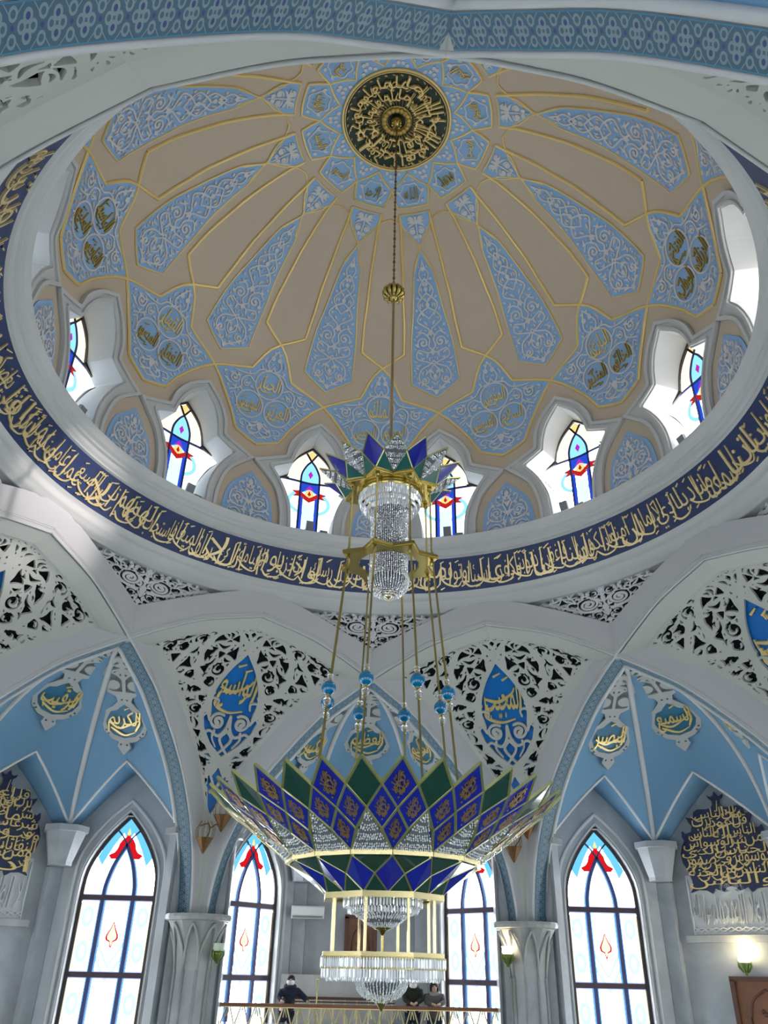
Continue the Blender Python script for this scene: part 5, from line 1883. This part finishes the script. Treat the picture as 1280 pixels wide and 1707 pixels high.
# stair parapet and second handrail behind the people
o = MB(); o.box((-.55, 11.95, -.86), (2.9, .14, 1.68)); o = tag(o.build('stair_parapet', MARBLEW), 'pale marble parapet below the wooden door behind the gallery rail', 'parapet')
e = empty('stair_handrail', 'dark wooden stair handrail behind the gallery rail, under the crystal globe', 'handrail')
b = MB(); b.box((-.35, 11.3, -.52), (2.5, .08, .06)); b.box((-.35, 11.3, -.60), (2.5, .04, .03)); b.build('rail', WOODD, e)
for k in range(9):
    b = MB(); b.bar((-1.5 + k * .29, 11.3, -1.70), (-1.5 + k * .29, 11.3, -.54), .025); b.build('baluster', GILT, e)
o = MB(); o.lathe([(.05, -1.70), (.05, -1.66), (.014, -1.64), (.014, -.13), (.03, -.10), (0, -.08)], 10, (-1.03, RU + .25, 0)); tag(o.build('rope_stanchion', BRASS, None, True), 'thin brass post standing behind the gallery rail, left of the crystal globe', 'post')

# flood lamps on the sills of the dome windows
SPOT_AZ = 105
FL = [(15, .10, 'tilted square lamp before the dome window just right of the crown'), (15, .42, 'low square lamp in the corner of the dome window just right of the crown'), (-15, -.02, 'tilted square lamp before the dome window just left of the crown'), (-15, .36, 'low square lamp in the corner of the dome window just left of the crown'), (-45, .22, 'lamp on the sill of the second dome window left of the crown'), (-45, .45, 'small dark lamp beside another on the second left dome sill'), (45, -.30, 'tilted lamp at the left of the second right dome sill'), (45, .15, 'low lamp in the middle of the second right dome sill'), (75, -.35, 'lamp on the sill of the third dome window right of the crown'), (-75, .3, 'lamp at the sill of the third dome window left of the crown'), (105, -.2, 'lamp on the sill of the white recess at far right')]
for az, x, lb in FL:
    e = empty('flood_lamp', lb, 'flood lamp', 'flood lamps on the dome window sills', NL(az, 6.86, x, 9.92), az)
    low = 'low' in lb or 'small' in lb
    b = MB()
    ax = (Vector((1, 0, 0)), Vector((0, cos(.35), sin(.35))), Vector((0, -sin(.35), cos(.35))))
    b.box((0, 0, .17 if low else .32), (.20, .08, .14 if low else .26), ax)
    b.build('housing', STEEL, e)
    if az == SPOT_AZ:                        # spot added here to imitate the sunlit patch on the rib across the hall
        ld = bpy.data.lights.new('added_hot_spot', 'SPOT')
        ld.energy = 17000
        ld.color = (1, .90, .86)
        ld.spot_size = rad(15)
        ld.spot_blend = 1.0
        ld.shadow_soft_size = .1
        lo = bpy.data.objects.new('added_hot_spot', ld)
        COL.objects.link(lo)
        src, dst = Vector(NL(az, 6.80, x, 10.32)), Vector(P3(-68, 7.4, 8.15))
        lo.location = src
        lo.rotation_euler = (dst - src).to_track_quat('-Z', 'Y').to_euler()
    b = MB()
    b.bar((-.12, 0, .02), (-.12, 0, .2), .02); b.bar((.12, 0, .02), (.12, 0, .2), .02); b.bar((-.12, 0, .015), (.12, 0, .015), .03)
    b.build('bracket', BRASS if low else STEEL, e)
# ------------------------------------------------------------------ chandelier
CH = empty('chandelier', 'huge gold chandelier with a cobalt and green glass lotus bowl hung on beaded rods', 'chandelier')
PH = 20.6
def cp_(a, r, z):
    return np.array(P3(PH + a, r, z))
jr = random.Random(8)
def octa(b, c, r, rz=None):
    c = np.array(c) + [jr.uniform(-.004, .004), jr.uniform(-.004, .004), jr.uniform(-.007, .007)]
    k = jr.uniform(.8, 1.15); r *= k; rz = (rz or r) * k
    ta = jr.uniform(0, 1.57); ca, sa = cos(ta), sin(ta)
    V = [c + np.array(q) for q in ((r * ca, r * sa, 0), (-r * sa, r * ca, 0), (-r * ca, -r * sa, 0), (r * sa, -r * ca, 0), (jr.uniform(-.4, .4) * r, jr.uniform(-.4, .4) * r, rz), (0, 0, -rz))]
    b.add(V, [(0, 1, 4), (1, 2, 4), (2, 3, 4), (3, 0, 4), (1, 0, 5), (2, 1, 5), (3, 2, 5), (0, 3, 5)])
def pane(name, pts, m, shrink=0.94, parent=CH, th=0.012):
    p = np.array(pts)
    c = p.mean(0)
    q = c + (p - c) * shrink
    n = np.cross(q[1] - q[0], q[2] - q[0]); n /= np.linalg.norm(n)
    n = n if n[0] * c[0] + n[1] * c[1] > 0 else -n
    V = np.vstack([q + n * th, q - n * th])
    k = len(q)
    if k == 4:
        F = [(0, 1, 2), (0, 2, 3), (4, 6, 5), (4, 7, 6)]
    else:
        F = [tuple(range(k)), tuple(range(2 * k - 1, k - 1, -1))]
    F += [(i, (i + 1) % k, k + (i + 1) % k, k + i) for i in range(k)]
    return mesh(name, V, F, m, parent), n
# gold script patch used on the cobalt panes
SCRIPTG = mat('gold_script_on_glass', (.36, .22, .09), .34, .6)
def script(pn, pts, n):
    t, l, b_, r = [np.array(q) for q in pts]
    c = (t + l + b_ + r) / 4
    e1, e2 = (r - l), (t - b_)
    def f(x, y, h):
        return c + np.asarray(x)[:, None] * e1 * .62 + np.asarray(y)[:, None] * e2 * .62 + n * (.014 + h)
    relief('gold_script', gc_, GPATp, f, .008, SCRIPTG, pn, 0)
bars = []
T_ = lambda k: cp_(11.25 * k, 2.44, 2.175)
S_ = lambda k: cp_(11.25 * k, 2.17, 1.923)
B1 = lambda k: cp_(11.25 * k, 1.865, 1.713)
B2 = lambda k: cp_(11.25 * k, 1.609, 1.52)
RM = lambda k: cp_(11.25 * k, 1.30, 1.315)
def beads(apex, l, r, rows, name, sag=.06):
    """strings of crystal beads swagged across a triangle"""
    b = MB()
    c = (apex + l + r) / 3
    n = np.cross(l - apex, r - apex); n /= np.linalg.norm(n)
    n = n if n[0] * c[0] + n[1] * c[1] > 0 else -n
    for j in range(1, rows + 1):
        if j % 4 == 0:
            continue
        f = j / (rows + .4)
        a, d = apex + (l - apex) * f, apex + (r - apex) * f
        m_ = max(2, int(np.linalg.norm(d - a) / .027))
        for i in range(m_ + 1):
            u = i / m_
            p = a + (d - a) * u + (c - apex) * (-.0) + n * .024
            p = p + ((l + r) / 2 - apex) * (sag * 4 * u * (1 - u)) * (1 - f * .9)
            octa(b, p, .0135, .016)
    o = b.build(name, CRYS, CH)
    return o
SMOKE = mat('smoked_crystal_backing', (.15, .16, .18), .2, .2)
for k in range(32):
    blue = k % 2 == 0
    q = [T_(k), S_(k - .5), B1(k), S_(k + .5)]
    pn, n = pane('blue_pane' if blue else 'green_pane', q, CBLUE if blue else CGREEN)
    if blue:
        script(pn, q, n)
    q = [S_(k + .5), B1(k), B2(k + .5), B1(k + 1)]
    pn, n = pane('blue_pane', q, CBLUE)
    script(pn, q, n)
    if blue:
        q = [B1(k), B2(k - .5), RM(k), B2(k + .5)]
        pn, n = pane('blue_pane', q, CBLUE)
        script(pn, q, n)
    else:
        q = [B1(k), B2(k - .5) * .5 + B2(k - .5) * .5, RM(k - 1), RM(k + 1), B2(k + .5)]
        pn, n = pane('crystal_triangle', [B1(k), RM(k - 1), RM(k + 1)], SMOKE, .9)
        o = beads(B1(k) * .94 + (RM(k - 1) + RM(k + 1)) * .03, RM(k - 1) * .94 + RM(k) * .06, RM(k + 1) * .94 + RM(k) * .06, 16, 'crystal_beads')
        o.parent = pn
        o['kind'] = 'stuff'
    bars += [(T_(k), S_(k - .5)), (T_(k), S_(k + .5)), (S_(k + .5), B1(k)), (S_(k + .5), B1(k + 1)), (B1(k), B2(k - .5)), (B1(k), B2(k + .5))]
    if blue:
        bars += [(B2(k - .5), RM(k)), (B2(k + .5), RM(k))]
GLAT = mat('bowl_lattice_gold', (.50, .49, .22), .28, .85)
b = MB()
for p, q in bars:
    b.bar(p, q, .034, .034)
b.build('bowl_lattice', GLAT, CH)
b = MB()
rimp = [cp_(22.5 * j, 1.31, 1.29) for j in range(16)]
for j in range(16):
    b.bar(rimp[j], rimp[(j + 1) % 16], .05, .055)
b.build('bowl_rim', GOLD, CH)
# under-basket
Rr = lambda j: cp_(22.5 * j, 1.285, 1.265)
Mm = lambda j: cp_(22.5 * j, .963, 1.097)
Bb = lambda j: cp_(22.5 * j, .80 if j % 2 == 0 else .745, .905)
b = MB()
for j in range(16):
    pane('blue_pane', [Rr(j), Mm(j - .5), Bb(j), Mm(j + .5)], CBLUE, .93)
    pane('green_pane', [Rr(j), Rr(j + 1), Mm(j + .5)], CGREEN, .88)
    pane('green_pane', [Bb(j), Bb(j + 1), Mm(j + .5)], CGREEN, .86)
    for p, q in ((Rr(j), Mm(j - .5)), (Rr(j), Mm(j + .5)), (Mm(j - .5), Bb(j)), (Mm(j + .5), Bb(j))):
        b.bar(p, q, .028, .028)
b.build('basket_lattice', GLAT, CH)
def star(name, z, ro, rn, ri, th, m=BRASS):
    b = MB()
    V, F = [], []
    n = 16
    for j in range(n):
        a = 22.5 * j
        r = ro if j % 2 == 0 else rn
        r2_ = ri
        V += [cp_(a, r, z + th / 2), cp_(a, r, z - th / 2), cp_(a, r2_, z + th / 2), cp_(a, r2_, z - th / 2)]
    for j in range(n):
        a, c = 4 * j, 4 * ((j + 1) % n)
        F += [(a, c, c + 1, a + 1), (a, a + 2, c + 2, c), (a + 1, c + 1, c + 3, a + 3), (a + 2, a + 3, c + 3, c + 2)]
    b.add(V, F)
    for j in range(n):
        r, r1 = (ro, rn) if j % 2 == 0 else (rn, ro)
        b.bar(cp_(22.5 * j, r, z + th / 2), cp_(22.5 * (j + 1), r1, z + th / 2), .03, .05)
    return b.build(name, m, CH)
def octring(name, z, ro, ri, th):
    b = MB()
    V, F = [], []
    for j in range(8):
        for r, zz in ((ro, z + th / 2), (ro, z - th / 2), (ri, z + th / 2), (ri, z - th / 2)):
            V.append(cp_(45 * j, r, zz))
    for j in range(8):
        a, c = 4 * j, 4 * ((j + 1) % 8)
        F += [(a, c, c + 1, a + 1), (a, a + 2, c + 2, c), (a + 1, c + 1, c + 3, a + 3), (a + 2, a + 3, c + 3, c + 2)]
    b.add(V, F)
    return b.build(name, GOLD, CH)
octring('bottom_ring', .875, .84, .66, .07)
octring('lower_frame', .215, .83, .70, .06)
star('middle_star', 5.86, .83, .63, .50, .05)
star('crown_star', 7.24, .83, .64, .50, .05)
b = MB(); b.lathe([(.56, 7.22), (.58, 7.16), (.54, 7.12)], 48); b.build('crown_collar', BRASS, CH, True)
# crown petals
bt = lambda j: cp_(22.5 * j, .82 if j % 2 == 0 else .64, 7.27)
tip = lambda j: cp_(22.5 * j, 1.25, 7.665)
sd = lambda j: cp_(22.5 * (j + .5), .967, 7.5)
b = MB()
for j in range(16):
    q = [tip(j), sd(j - 1), bt(j), sd(j)]
    if j % 2 == 0:
        pane('blue_petal', q, CBLUE, .92)
    else:
        pn, n = pane('crystal_petal', q, SMOKE, .9)
        o = beads(tip(j) * .93 + bt(j) * .07, sd(j - 1) * .9 + tip(j) * .1, sd(j) * .9 + tip(j) * .1, 11, 'crystal_beads', .02); o.parent = pn; o['kind'] = 'stuff'
        o = beads(bt(j) * .93 + tip(j) * .07, sd(j - 1) * .9 + bt(j) * .1, sd(j) * .9 + bt(j) * .1, 11, 'crystal_beads', .0); o.parent = pn; o['kind'] = 'stuff'
    pane('teal_petal', [bt(j), bt(j + 1), sd(j)], CTEAL, .88)
    for p, q2 in ((tip(j), sd(j - 1)), (tip(j), sd(j)), (bt(j), sd(j)), (bt(j), sd(j - 1))):
        b.bar(p, q2, .022, .022)
    b.bar(bt(j), bt(j + 1), .03, .03)
b.build('crown_lattice', GLAT, CH)
# rods with bead clusters
for j in range(8):
    a = 45 * j
    b = MB()
    b.bar(cp_(a, .71, 7.24), cp_(a, .73, 5.86), .024)
    b.bar(cp_(a, .74, 5.86), cp_(a, .951, 3.6), .026)
    b.bar(cp_(a, .951, 3.6), cp_(a, 1.12, 1.62), .026)
    for z in (5.78, 5.92, 7.18):
        b.ball(cp_(a, .735 if z < 6 else .71, z), .04, 8, (1, 1, 1.6))
    r_ = b.build('rod', BRASS, CH)
    at_ = lambda z: cp_(a, .74 + (.951 - .74) * (5.86 - z) / 2.26, z)
    b = MB(); b.ball(at_(3.6), .107, 18); b.build('turquoise_bead', BEADB, r_, True)
    b = MB(); b.ball(at_(3.405), .062, 12); b.build('clear_bead', CRYSG, r_, True)
    b = MB(); b.ball(at_(3.77), .05, 12); b.build('clear_bead', CRYSG, r_, True)
    b = MB()
    for z, r in ((3.715, .035), (3.488, .035), (3.335, .03)):
        b.lathe([(r * .6, -.015), (r, -.012), (r, .012), (r * .6, .015)], 10, at_(z))
    b.build('gold_collar', GOLD, r_)
    b = MB(); b.bar(cp_(a, .70, .88), cp_(a, .70, .21), .032); b.build('frame_rod', GOLD, CH)
b = MB()
for j in range(16):
    b.bar(cp_(22.5 * j, 1.12, 1.60), cp_(22.5 * (j + 1), 1.12, 1.60), .03)
    b.bar(cp_(22.5 * j, 1.12, 1.60), cp_(22.5 * j, 1.30, 1.33), .02)
b.build('inner_hoop', BRASS, CH)
# crystals
def prisms(name, r, z0, z1, n, w, parent=CH, octag=False):
    b = MB()
    for i in range(n):
        a = 360 * i / n
        rr = r
        if octag:
            q = (a % 45) - 22.5
            rr = r * cos(rad(22.5)) / cos(rad(q))
        p = cp_(a, rr, jr.uniform(-.004, .004)); t = rad(PH + a) + jr.uniform(-.5, .5)
        e = np.array([cos(t), -sin(t), 0]); o = np.array([sin(t), cos(t), 0])
        V = []
        for z, s in ((z0, .55), (z0 - .015, 1), (z1 + .02, 1), (z1, .3)):
            V += [p + e * w * s + [0, 0, z], p + o * w * .7 * s + [0, 0, z], p - e * w * s + [0, 0, z], p - o * w * .7 * s + [0, 0, z]]
        F = [(4 * j + i_, 4 * j + (i_ + 1) % 4, 4 * j + 4 + (i_ + 1) % 4, 4 * j + 4 + i_) for j in range(3) for i_ in range(4)]
        b.add(V, F)
    o = b.build(name, CRYS, parent)
    o['kind'] = 'stuff'
    return o
prisms('crystal_tier', .535, 7.17, 7.03, 84, .017); prisms('crystal_tier', .515, 7.06, 6.94, 80, .017); prisms('crystal_tier', .46, 6.97, 6.86, 72, .017)
prisms('crystal_tier', .40, 6.90, 6.78, 60, .017)
def strings(name, fn, n, m_, r=.0125, rz=.016):
    b = MB()
    for i in range(n):
        for k in range(m_ + 1):
            octa(b, fn(360 * i / n, k / m_), r, rz)
    o = b.build(name, CRYS, CH)
    o['kind'] = 'stuff'
    return o
b = MB(); b.lathe([(.27, 6.9), (.27, 5.6)], 32); b.build('crystal_core', SMOKE, CH, True)
strings('crystal_column', lambda a, t: cp_(a, .31, 6.86 - 1.28 * t), 56, 44)
strings('crystal_globe', lambda a, t: cp_(a, .335 * (1 - (t * .97) ** 3) ** .6, 5.58 - .32 * t), 44, 17, .011)
b = MB(); b.lathe([(.24, 5.60), (.22, 5.48), (.14, 5.38), (.02, 5.36)], 24); b.build('globe_core', SMOKE, CH, True)
b = MB(); b.lathe([(.0, 5.30), (.10, 5.29), (.07, 5.25), (.02, 5.22), (0, 5.18)], 16)
for k in range(12):
    b.tube([P3(30 * k, .05, 5.26), P3(30 * k, .10, 5.30), P3(30 * k, .13, 5.38)], .008, 5)
b.build('globe_finial', GOLD, CH, True)
for z0, z1, r, n in ((.86, .76, .52, 76), (.79, .69, .46, 68)):
    prisms('crystal_tier', r, z0, z1, n, .016)
strings('crystal_dish', lambda a, t: cp_(a, .47 - .17 * t, .74 - .10 * t), 60, 8, .011)
strings('crystal_dish', lambda a, t: cp_(a, .30 - .20 * t ** 1.5, .66 - .13 * t), 44, 9, .011)
b = MB(); b.lathe([(.50, .85), (.46, .74), (.30, .66), (.26, .60), (.1, .55), (0, .54)], 32); b.build('dish_core', SMOKE, CH, True)
b = MB(); b.lathe([(.13, .535), (.12, .52), (.05, .50), (.03, .46), (0, .43)], 14)
b.build('dish_finial', BRASS, CH, True)
b = MB(); b.bar((0, 0, .0), (0, 0, .52), .026); b.build('stem', BRASS, CH)
for k in range(24):
    b = MB(); b.ball(P3(15 * k, .52, .865), .022, 6); b.build('gold_bead', BRASS, CH, True)
prisms('crystal_fringe', .845, .185, .065, 150, .0145, CH, True)
prisms('crystal_fringe', .825, .075, -.045, 146, .0145, CH, True)
prisms('crystal_fringe', .76, .05, -.075, 130, .0145, CH, True)
b = MB()
for z in (.185, .07):
    for j in range(8):
        b.bar(cp_(45 * j, .835, z), cp_(45 * (j + 1), .835, z), .02)
for j in range(4):
    b.bar(cp_(45 * j, .80, .20), cp_(45 * j + 180, .80, .20), .03)
b.build('fringe_frame', BRASS, CH)
strings('crystal_globe', lambda a, t: cp_(a, .335 * (1 - (t * .97) ** 3) ** .6, .0 - .29 * t), 48, 17, .011)
b = MB(); b.lathe([(.27, .05), (.25, -.10), (.14, -.20), (.02, -.22)], 24); b.build('globe_core', SMOKE, CH, True)
b = MB(); b.lathe([(.0, -.27), (.10, -.28), (.06, -.31), (.03, -.36), (0, -.40)], 14)
for k in range(10):
    b.tube([P3(36 * k, .04, -.30), P3(36 * k, .17, -.27), P3(36 * k, .24, -.19)], .007, 5)
b.build('globe_finial', BRASS, CH, True)
# hanging rod, gilt knop and chain
b = MB(); b.bar((0, 0, 5.3), (0, 0, 12.1), .042); b.build('hanging_rod', mat('rod_bronze', (.42, .30, .16), .25, .9), CH)
b = MB()
for k in range(12):
    a = 30 * k
    b.tube([P3(a, .05, 12.28), P3(a, .14, 12.22), P3(a, .20, 12.12), P3(a, .19, 12.02), P3(a, .10, 11.95)], [.02, .035, .042, .04, .02], 6)
b.lathe([(.02, 12.45), (.05, 12.36), (.04, 12.3), (.12, 12.22), (.13, 12.05), (.06, 11.92), (.02, 11.9)], 14)
b.build('gilt_knop', BRASS, CH, True)
b = MB()
for k in range(46):
    z = 12.42 + k * .12
    b.ball((0, 0, z), .03, 6, (1, .7, 2.1) if k % 2 else (.7, 1, 2.1))
b.build('chain', BRONZE, CH)
b = MB(); b.lathe([(.02, 17.75), (.10, 17.8), (.16, 17.9), (.14, 18.0), (.0, 18.02)], 16)
for k in range(9):
    b.ball(P3(40 * k, .10, 17.80), .04, 6)
b.build('ceiling_boss', BRASS, CH, True)
# ------------------------------------------------------------------ people on the far gallery
SKIN = mat('skin', (.52, .33, .25), .55)
def skin_mesh(name, chains, m, parent, sub=2, root=0):
    """chains: lists of (x, y, z, r); first vertex of later chains welds to the nearest existing vertex"""
    V, E, Rr_ = [], [], []
    for ch in chains:
        prev = None
        for i, (x, y, z, r) in enumerate(ch):
            idx_ = None
            if i == 0 and V:
                d = [(Vector(v) - Vector((x, y, z))).length for v in V]
                j = min(range(len(d)), key=d.__getitem__)
                if d[j] < .03:
                    idx_ = j
            if idx_ is None:
                V.append((x, y, z)); Rr_.append(r); idx_ = len(V) - 1
            if prev is not None:
                E.append((prev, idx_))
            prev = idx_
    me = bpy.data.meshes.new(name)
    me.from_pydata(V, E, [])
    me.materials.append(m)
    o = bpy.data.objects.new(name, me)
    COL.objects.link(o)
    md = o.modifiers.new('skin', 'SKIN')
    md.use_smooth_shade = True
    ly = me.skin_vertices[0] if me.skin_vertices else None
    if ly is None:
        bpy.context.view_layer.update()
        ly = me.skin_vertices[0]
    for i, r in enumerate(Rr_):
        rx = r if not isinstance(r, tuple) else r
        ly.data[i].radius = (r, r) if not isinstance(r, tuple) else r
        ly.data[i].use_root = (i == root)
    sb_ = o.modifiers.new('sub', 'SUBSURF')
    sb_.levels = sb_.render_levels = sub
    dg = bpy.context.evaluated_depsgraph_get()
    me2 = bpy.data.meshes.new_from_object(o.evaluated_get(dg))
    bpy.data.objects.remove(o)
    if len(me2.materials) == 0:
        me2.materials.append(m)
    o2 = bpy.data.objects.new(name, me2)
    me2.polygons.foreach_set('use_smooth', [True] * len(me2.polygons))
    COL.objects.link(o2)
    if parent is not None:
        o2.parent = parent
    return o2
def hand_chains(w, d, s):
    """palm and five fingers curling over the rail from wrist w along direction d; s = side of thumb"""
    w, d = Vector(w), Vector(d).normalized()
    lat = d.cross(Vector((0, 0, 1))).normalized() * s
    out_ = []
    palm = w + d * .055
    for k, L in enumerate((.060, .072, .068, .052)):
        b0 = palm + lat * (.026 - k * .018) + d * .02
        out_.append([(*w, .024), (*b0, .012), (*(b0 + d * L * .5 + Vector((0, 0, -.004))), .0095), (*(b0 + d * L * .8 + Vector((0, 0, -.028))), .0085)])
    b0 = w + d * .02 + lat * .030
    out_.append([(*w, .024), (*b0, .012), (*(b0 + d * .03 + lat * .018), .010), (*(b0 + d * .055 + lat * .016 + Vector((0, 0, -.012))), .009)])
    return out_
def person(x, y, H, label, coat, trousers, hands, lean=0.0, headturn=(0, 0), opts=()):
    e = empty('person', label, 'person', None, (x, y, -1.70), 0)
    k = H / 1.70
    Z = lambda z: z * k
    hd = headturn[0]
    nk = (lean * .75, -.10, Z(1.44))
    hx = lean + hd * .02
    body = [[(0, 0, Z(.93), .13), (lean * .3, -.02, Z(1.10), .125), (lean * .55, -.06, Z(1.26), .145), (lean * .7, -.09, Z(1.38), .11), (*nk, .06), (hx, -.135, Z(1.52), .070), (hx, -.145, Z(1.585), .092), (hx, -.135, Z(1.645), .070)],
            [(hx, -.145, Z(1.585), .09), (hx + hd * .03, -.248, Z(1.572), .014)]]
    arms = []
    for sg, (hx_, hy_, hz_) in zip((-1, 1), hands):
        sh_ = (lean * .7 + sg * .19, -.08, Z(1.36))
        el = ((sh_[0] + hx_) / 2 + sg * .09, (sh_[1] + hy_) / 2 + .02, (sh_[2] + hz_) / 2 - .05)
        wr_ = (hx_, hy_, hz_)
        arms.append((sg, sh_, el, wr_))
        body.append([(lean * .7, -.09, Z(1.38), .11), (*sh_, .065), (*el, .046), (*wr_, .026)])
        d = Vector(wr_) - Vector(el)
        body += hand_chains(wr_, (d.x * .4, -abs(d.y) - .1, -.02), -sg)
    for sg in (-1, 1):
        body.append([(0, 0, Z(.93), .13), (sg * .10, 0, Z(.86), .095), (sg * .11, -.02, Z(.47), .06), (sg * .11, .02, Z(.08), .042), (sg * .12, -.12, Z(.035), .036), (sg * .12, -.19, Z(.03), .025)])
    skin_mesh('body', body, SKIN, e)
    c = [[(0, 0, Z(.80), .175), (lean * .3, -.02, Z(1.05), .165), (lean * .55, -.06, Z(1.25), .18), (lean * .68, -.085, Z(1.37), .135), (lean * .74, -.10, Z(1.435), .078)]]
    for sg, sh_, el, wr_ in arms:
        cuff = Vector(el) + (Vector(wr_) - Vector(el)) * .88
        c.append([(lean * .68, -.085, Z(1.37), .135), (*sh_, .09), (*el, .068), (*cuff, .046)])
    skin_mesh('coat', c, coat, e)
    for sg in (-1, 1):
        pass
    skin_mesh('trousers', [[(0, 0, Z(.92), .14), (.10, 0, Z(.84), .105), (.11, -.02, Z(.47), .078), (.11, .02, Z(.12), .062)], [(0, 0, Z(.92), .14), (-.10, 0, Z(.84), .105), (-.11, -.02, Z(.47), .078), (-.11, .02, Z(.12), .062)]], trousers, e)
    HC = Vector((hx, -.14, Z(1.60)))
    for sg in (-1, 1):
        b = MB(); b.ball((hx + sg * .034 + hd * .01, -.228, Z(1.60)), .012, 8); b.build('eye', mat('eye_dark', (.03, .02, .02), .3), e, True)
        b = MB(); b.ball((hx + sg * .093, -.13, Z(1.59)), .022, 8, (.5, .8, 1.3)); b.build('ear', SKIN, e, True)
    for kind, m in opts:
        if kind == 'hair':
            b = MB()
            prof = [(.0, .112), (.05, .104), (.085, .075), (.102, .03), (.100, -.015)]
            b.lathe([(r, z) for r, z in prof], 18, (HC.x, HC.y + .018, HC.z - .008))
            b.build('hair', m, e, True)
        if kind == 'headscarf':
            b = MB()
            b.lathe([(.0, .125), (.06, .113), (.10, .075), (.118, .0), (.112, -.08), (.09, -.13)], 18, (HC.x, HC.y + .032, HC.z - .015), rad(-128), rad(128)) if False else b.lathe([(.0, .12), (.06, .108), (.10, .07), (.115, .0), (.112, -.08), (.10, -.15)], 20, (HC.x, HC.y + .035, HC.z - .012), rad(-125), rad(125))
            b.build('headscarf', m, e, True)
        if kind in ('mask', 'chin_mask'):
            z0 = -.045 if kind == 'mask' else -.095
            b = MB()
            n = 9
            V_, F_ = [], []
            for j, (zz, rr) in enumerate(((.035, .098), (.0, .115), (-.035, .108), (-.062, .085))):
                for i in range(n):
                    a = rad(-72 + 144 * i / (n - 1))
                    V_.append((HC.x + rr * sin(a) * .88, HC.y - rr * cos(a), HC.z + z0 + zz))
            F_ = [(j * n + i, j * n + i + 1, (j + 1) * n + i + 1, (j + 1) * n + i) for j in range(3) for i in range(n - 1)]
            b.add(V_, F_)
            b.build('face_mask', m, e, True)
        if kind in ('hood', 'scarf'):
            b = MB()
            R_ = .105 if kind == 'hood' else .098
            b.tube([(lean * .78 + R_ * 1.1 * sin(a), -.09 - R_ * cos(a) * (.8 if kind == 'hood' else 1.05), Z(1.45) + .025 * cos(a + pi)) for a in np.linspace(0, 2 * pi, 18)[:-1]], .048 if kind == 'hood' else .045, 8, True)
            b.build(kind, m, e, True)
    return e
BLK = mat('navy_jacket_cloth', (.012, .016, .04), .8)
DKG = mat('dark_olive_coat_cloth', (.016, .018, .014), .85)
GRY = mat('grey_jacket_cloth', (.10, .095, .10), .8)
JEAN = mat('dark_trousers_cloth', (.02, .03, .05), .85)
MASKW = mat('white_mask_cloth', (.80, .82, .84), .7)
HAIR = mat('black_hair', (.012, .01, .01), .6)
yp = 10.86
person(-1.74, yp, 1.66, 'person in dark navy jacket and white mask leaning on the gallery rail at left', BLK, JEAN, ((-.10, -.36, 1.12), (.50, -.38, 1.115)), .06, (0, 0), (('hair', HAIR), ('mask', MASKW), ('hood', BLK)))
person(1.30, yp, 1.70, 'person in long dark hooded coat, white mask under chin, hands clasped on the gallery rail', DKG, JEAN, ((-.03, -.38, 1.12), (.035, -.38, 1.13)), 0.0, (0, 0), (('hair', HAIR), ('chin_mask', MASKW), ('hood', DKG)))
person(1.84, yp, 1.58, 'person in grey jacket with pale scarf and dark headscarf, rightmost at the gallery rail', GRY, JEAN, ((-.06, -.37, 1.12), (.06, -.38, 1.125)), -.02, (0, 0), (('hair', HAIR), ('headscarf', mat('maroon_headscarf_cloth', (.05, .035, .05), .8)), ('scarf', mat('pale_scarf_cloth', (.30, .29, .28), .8))))
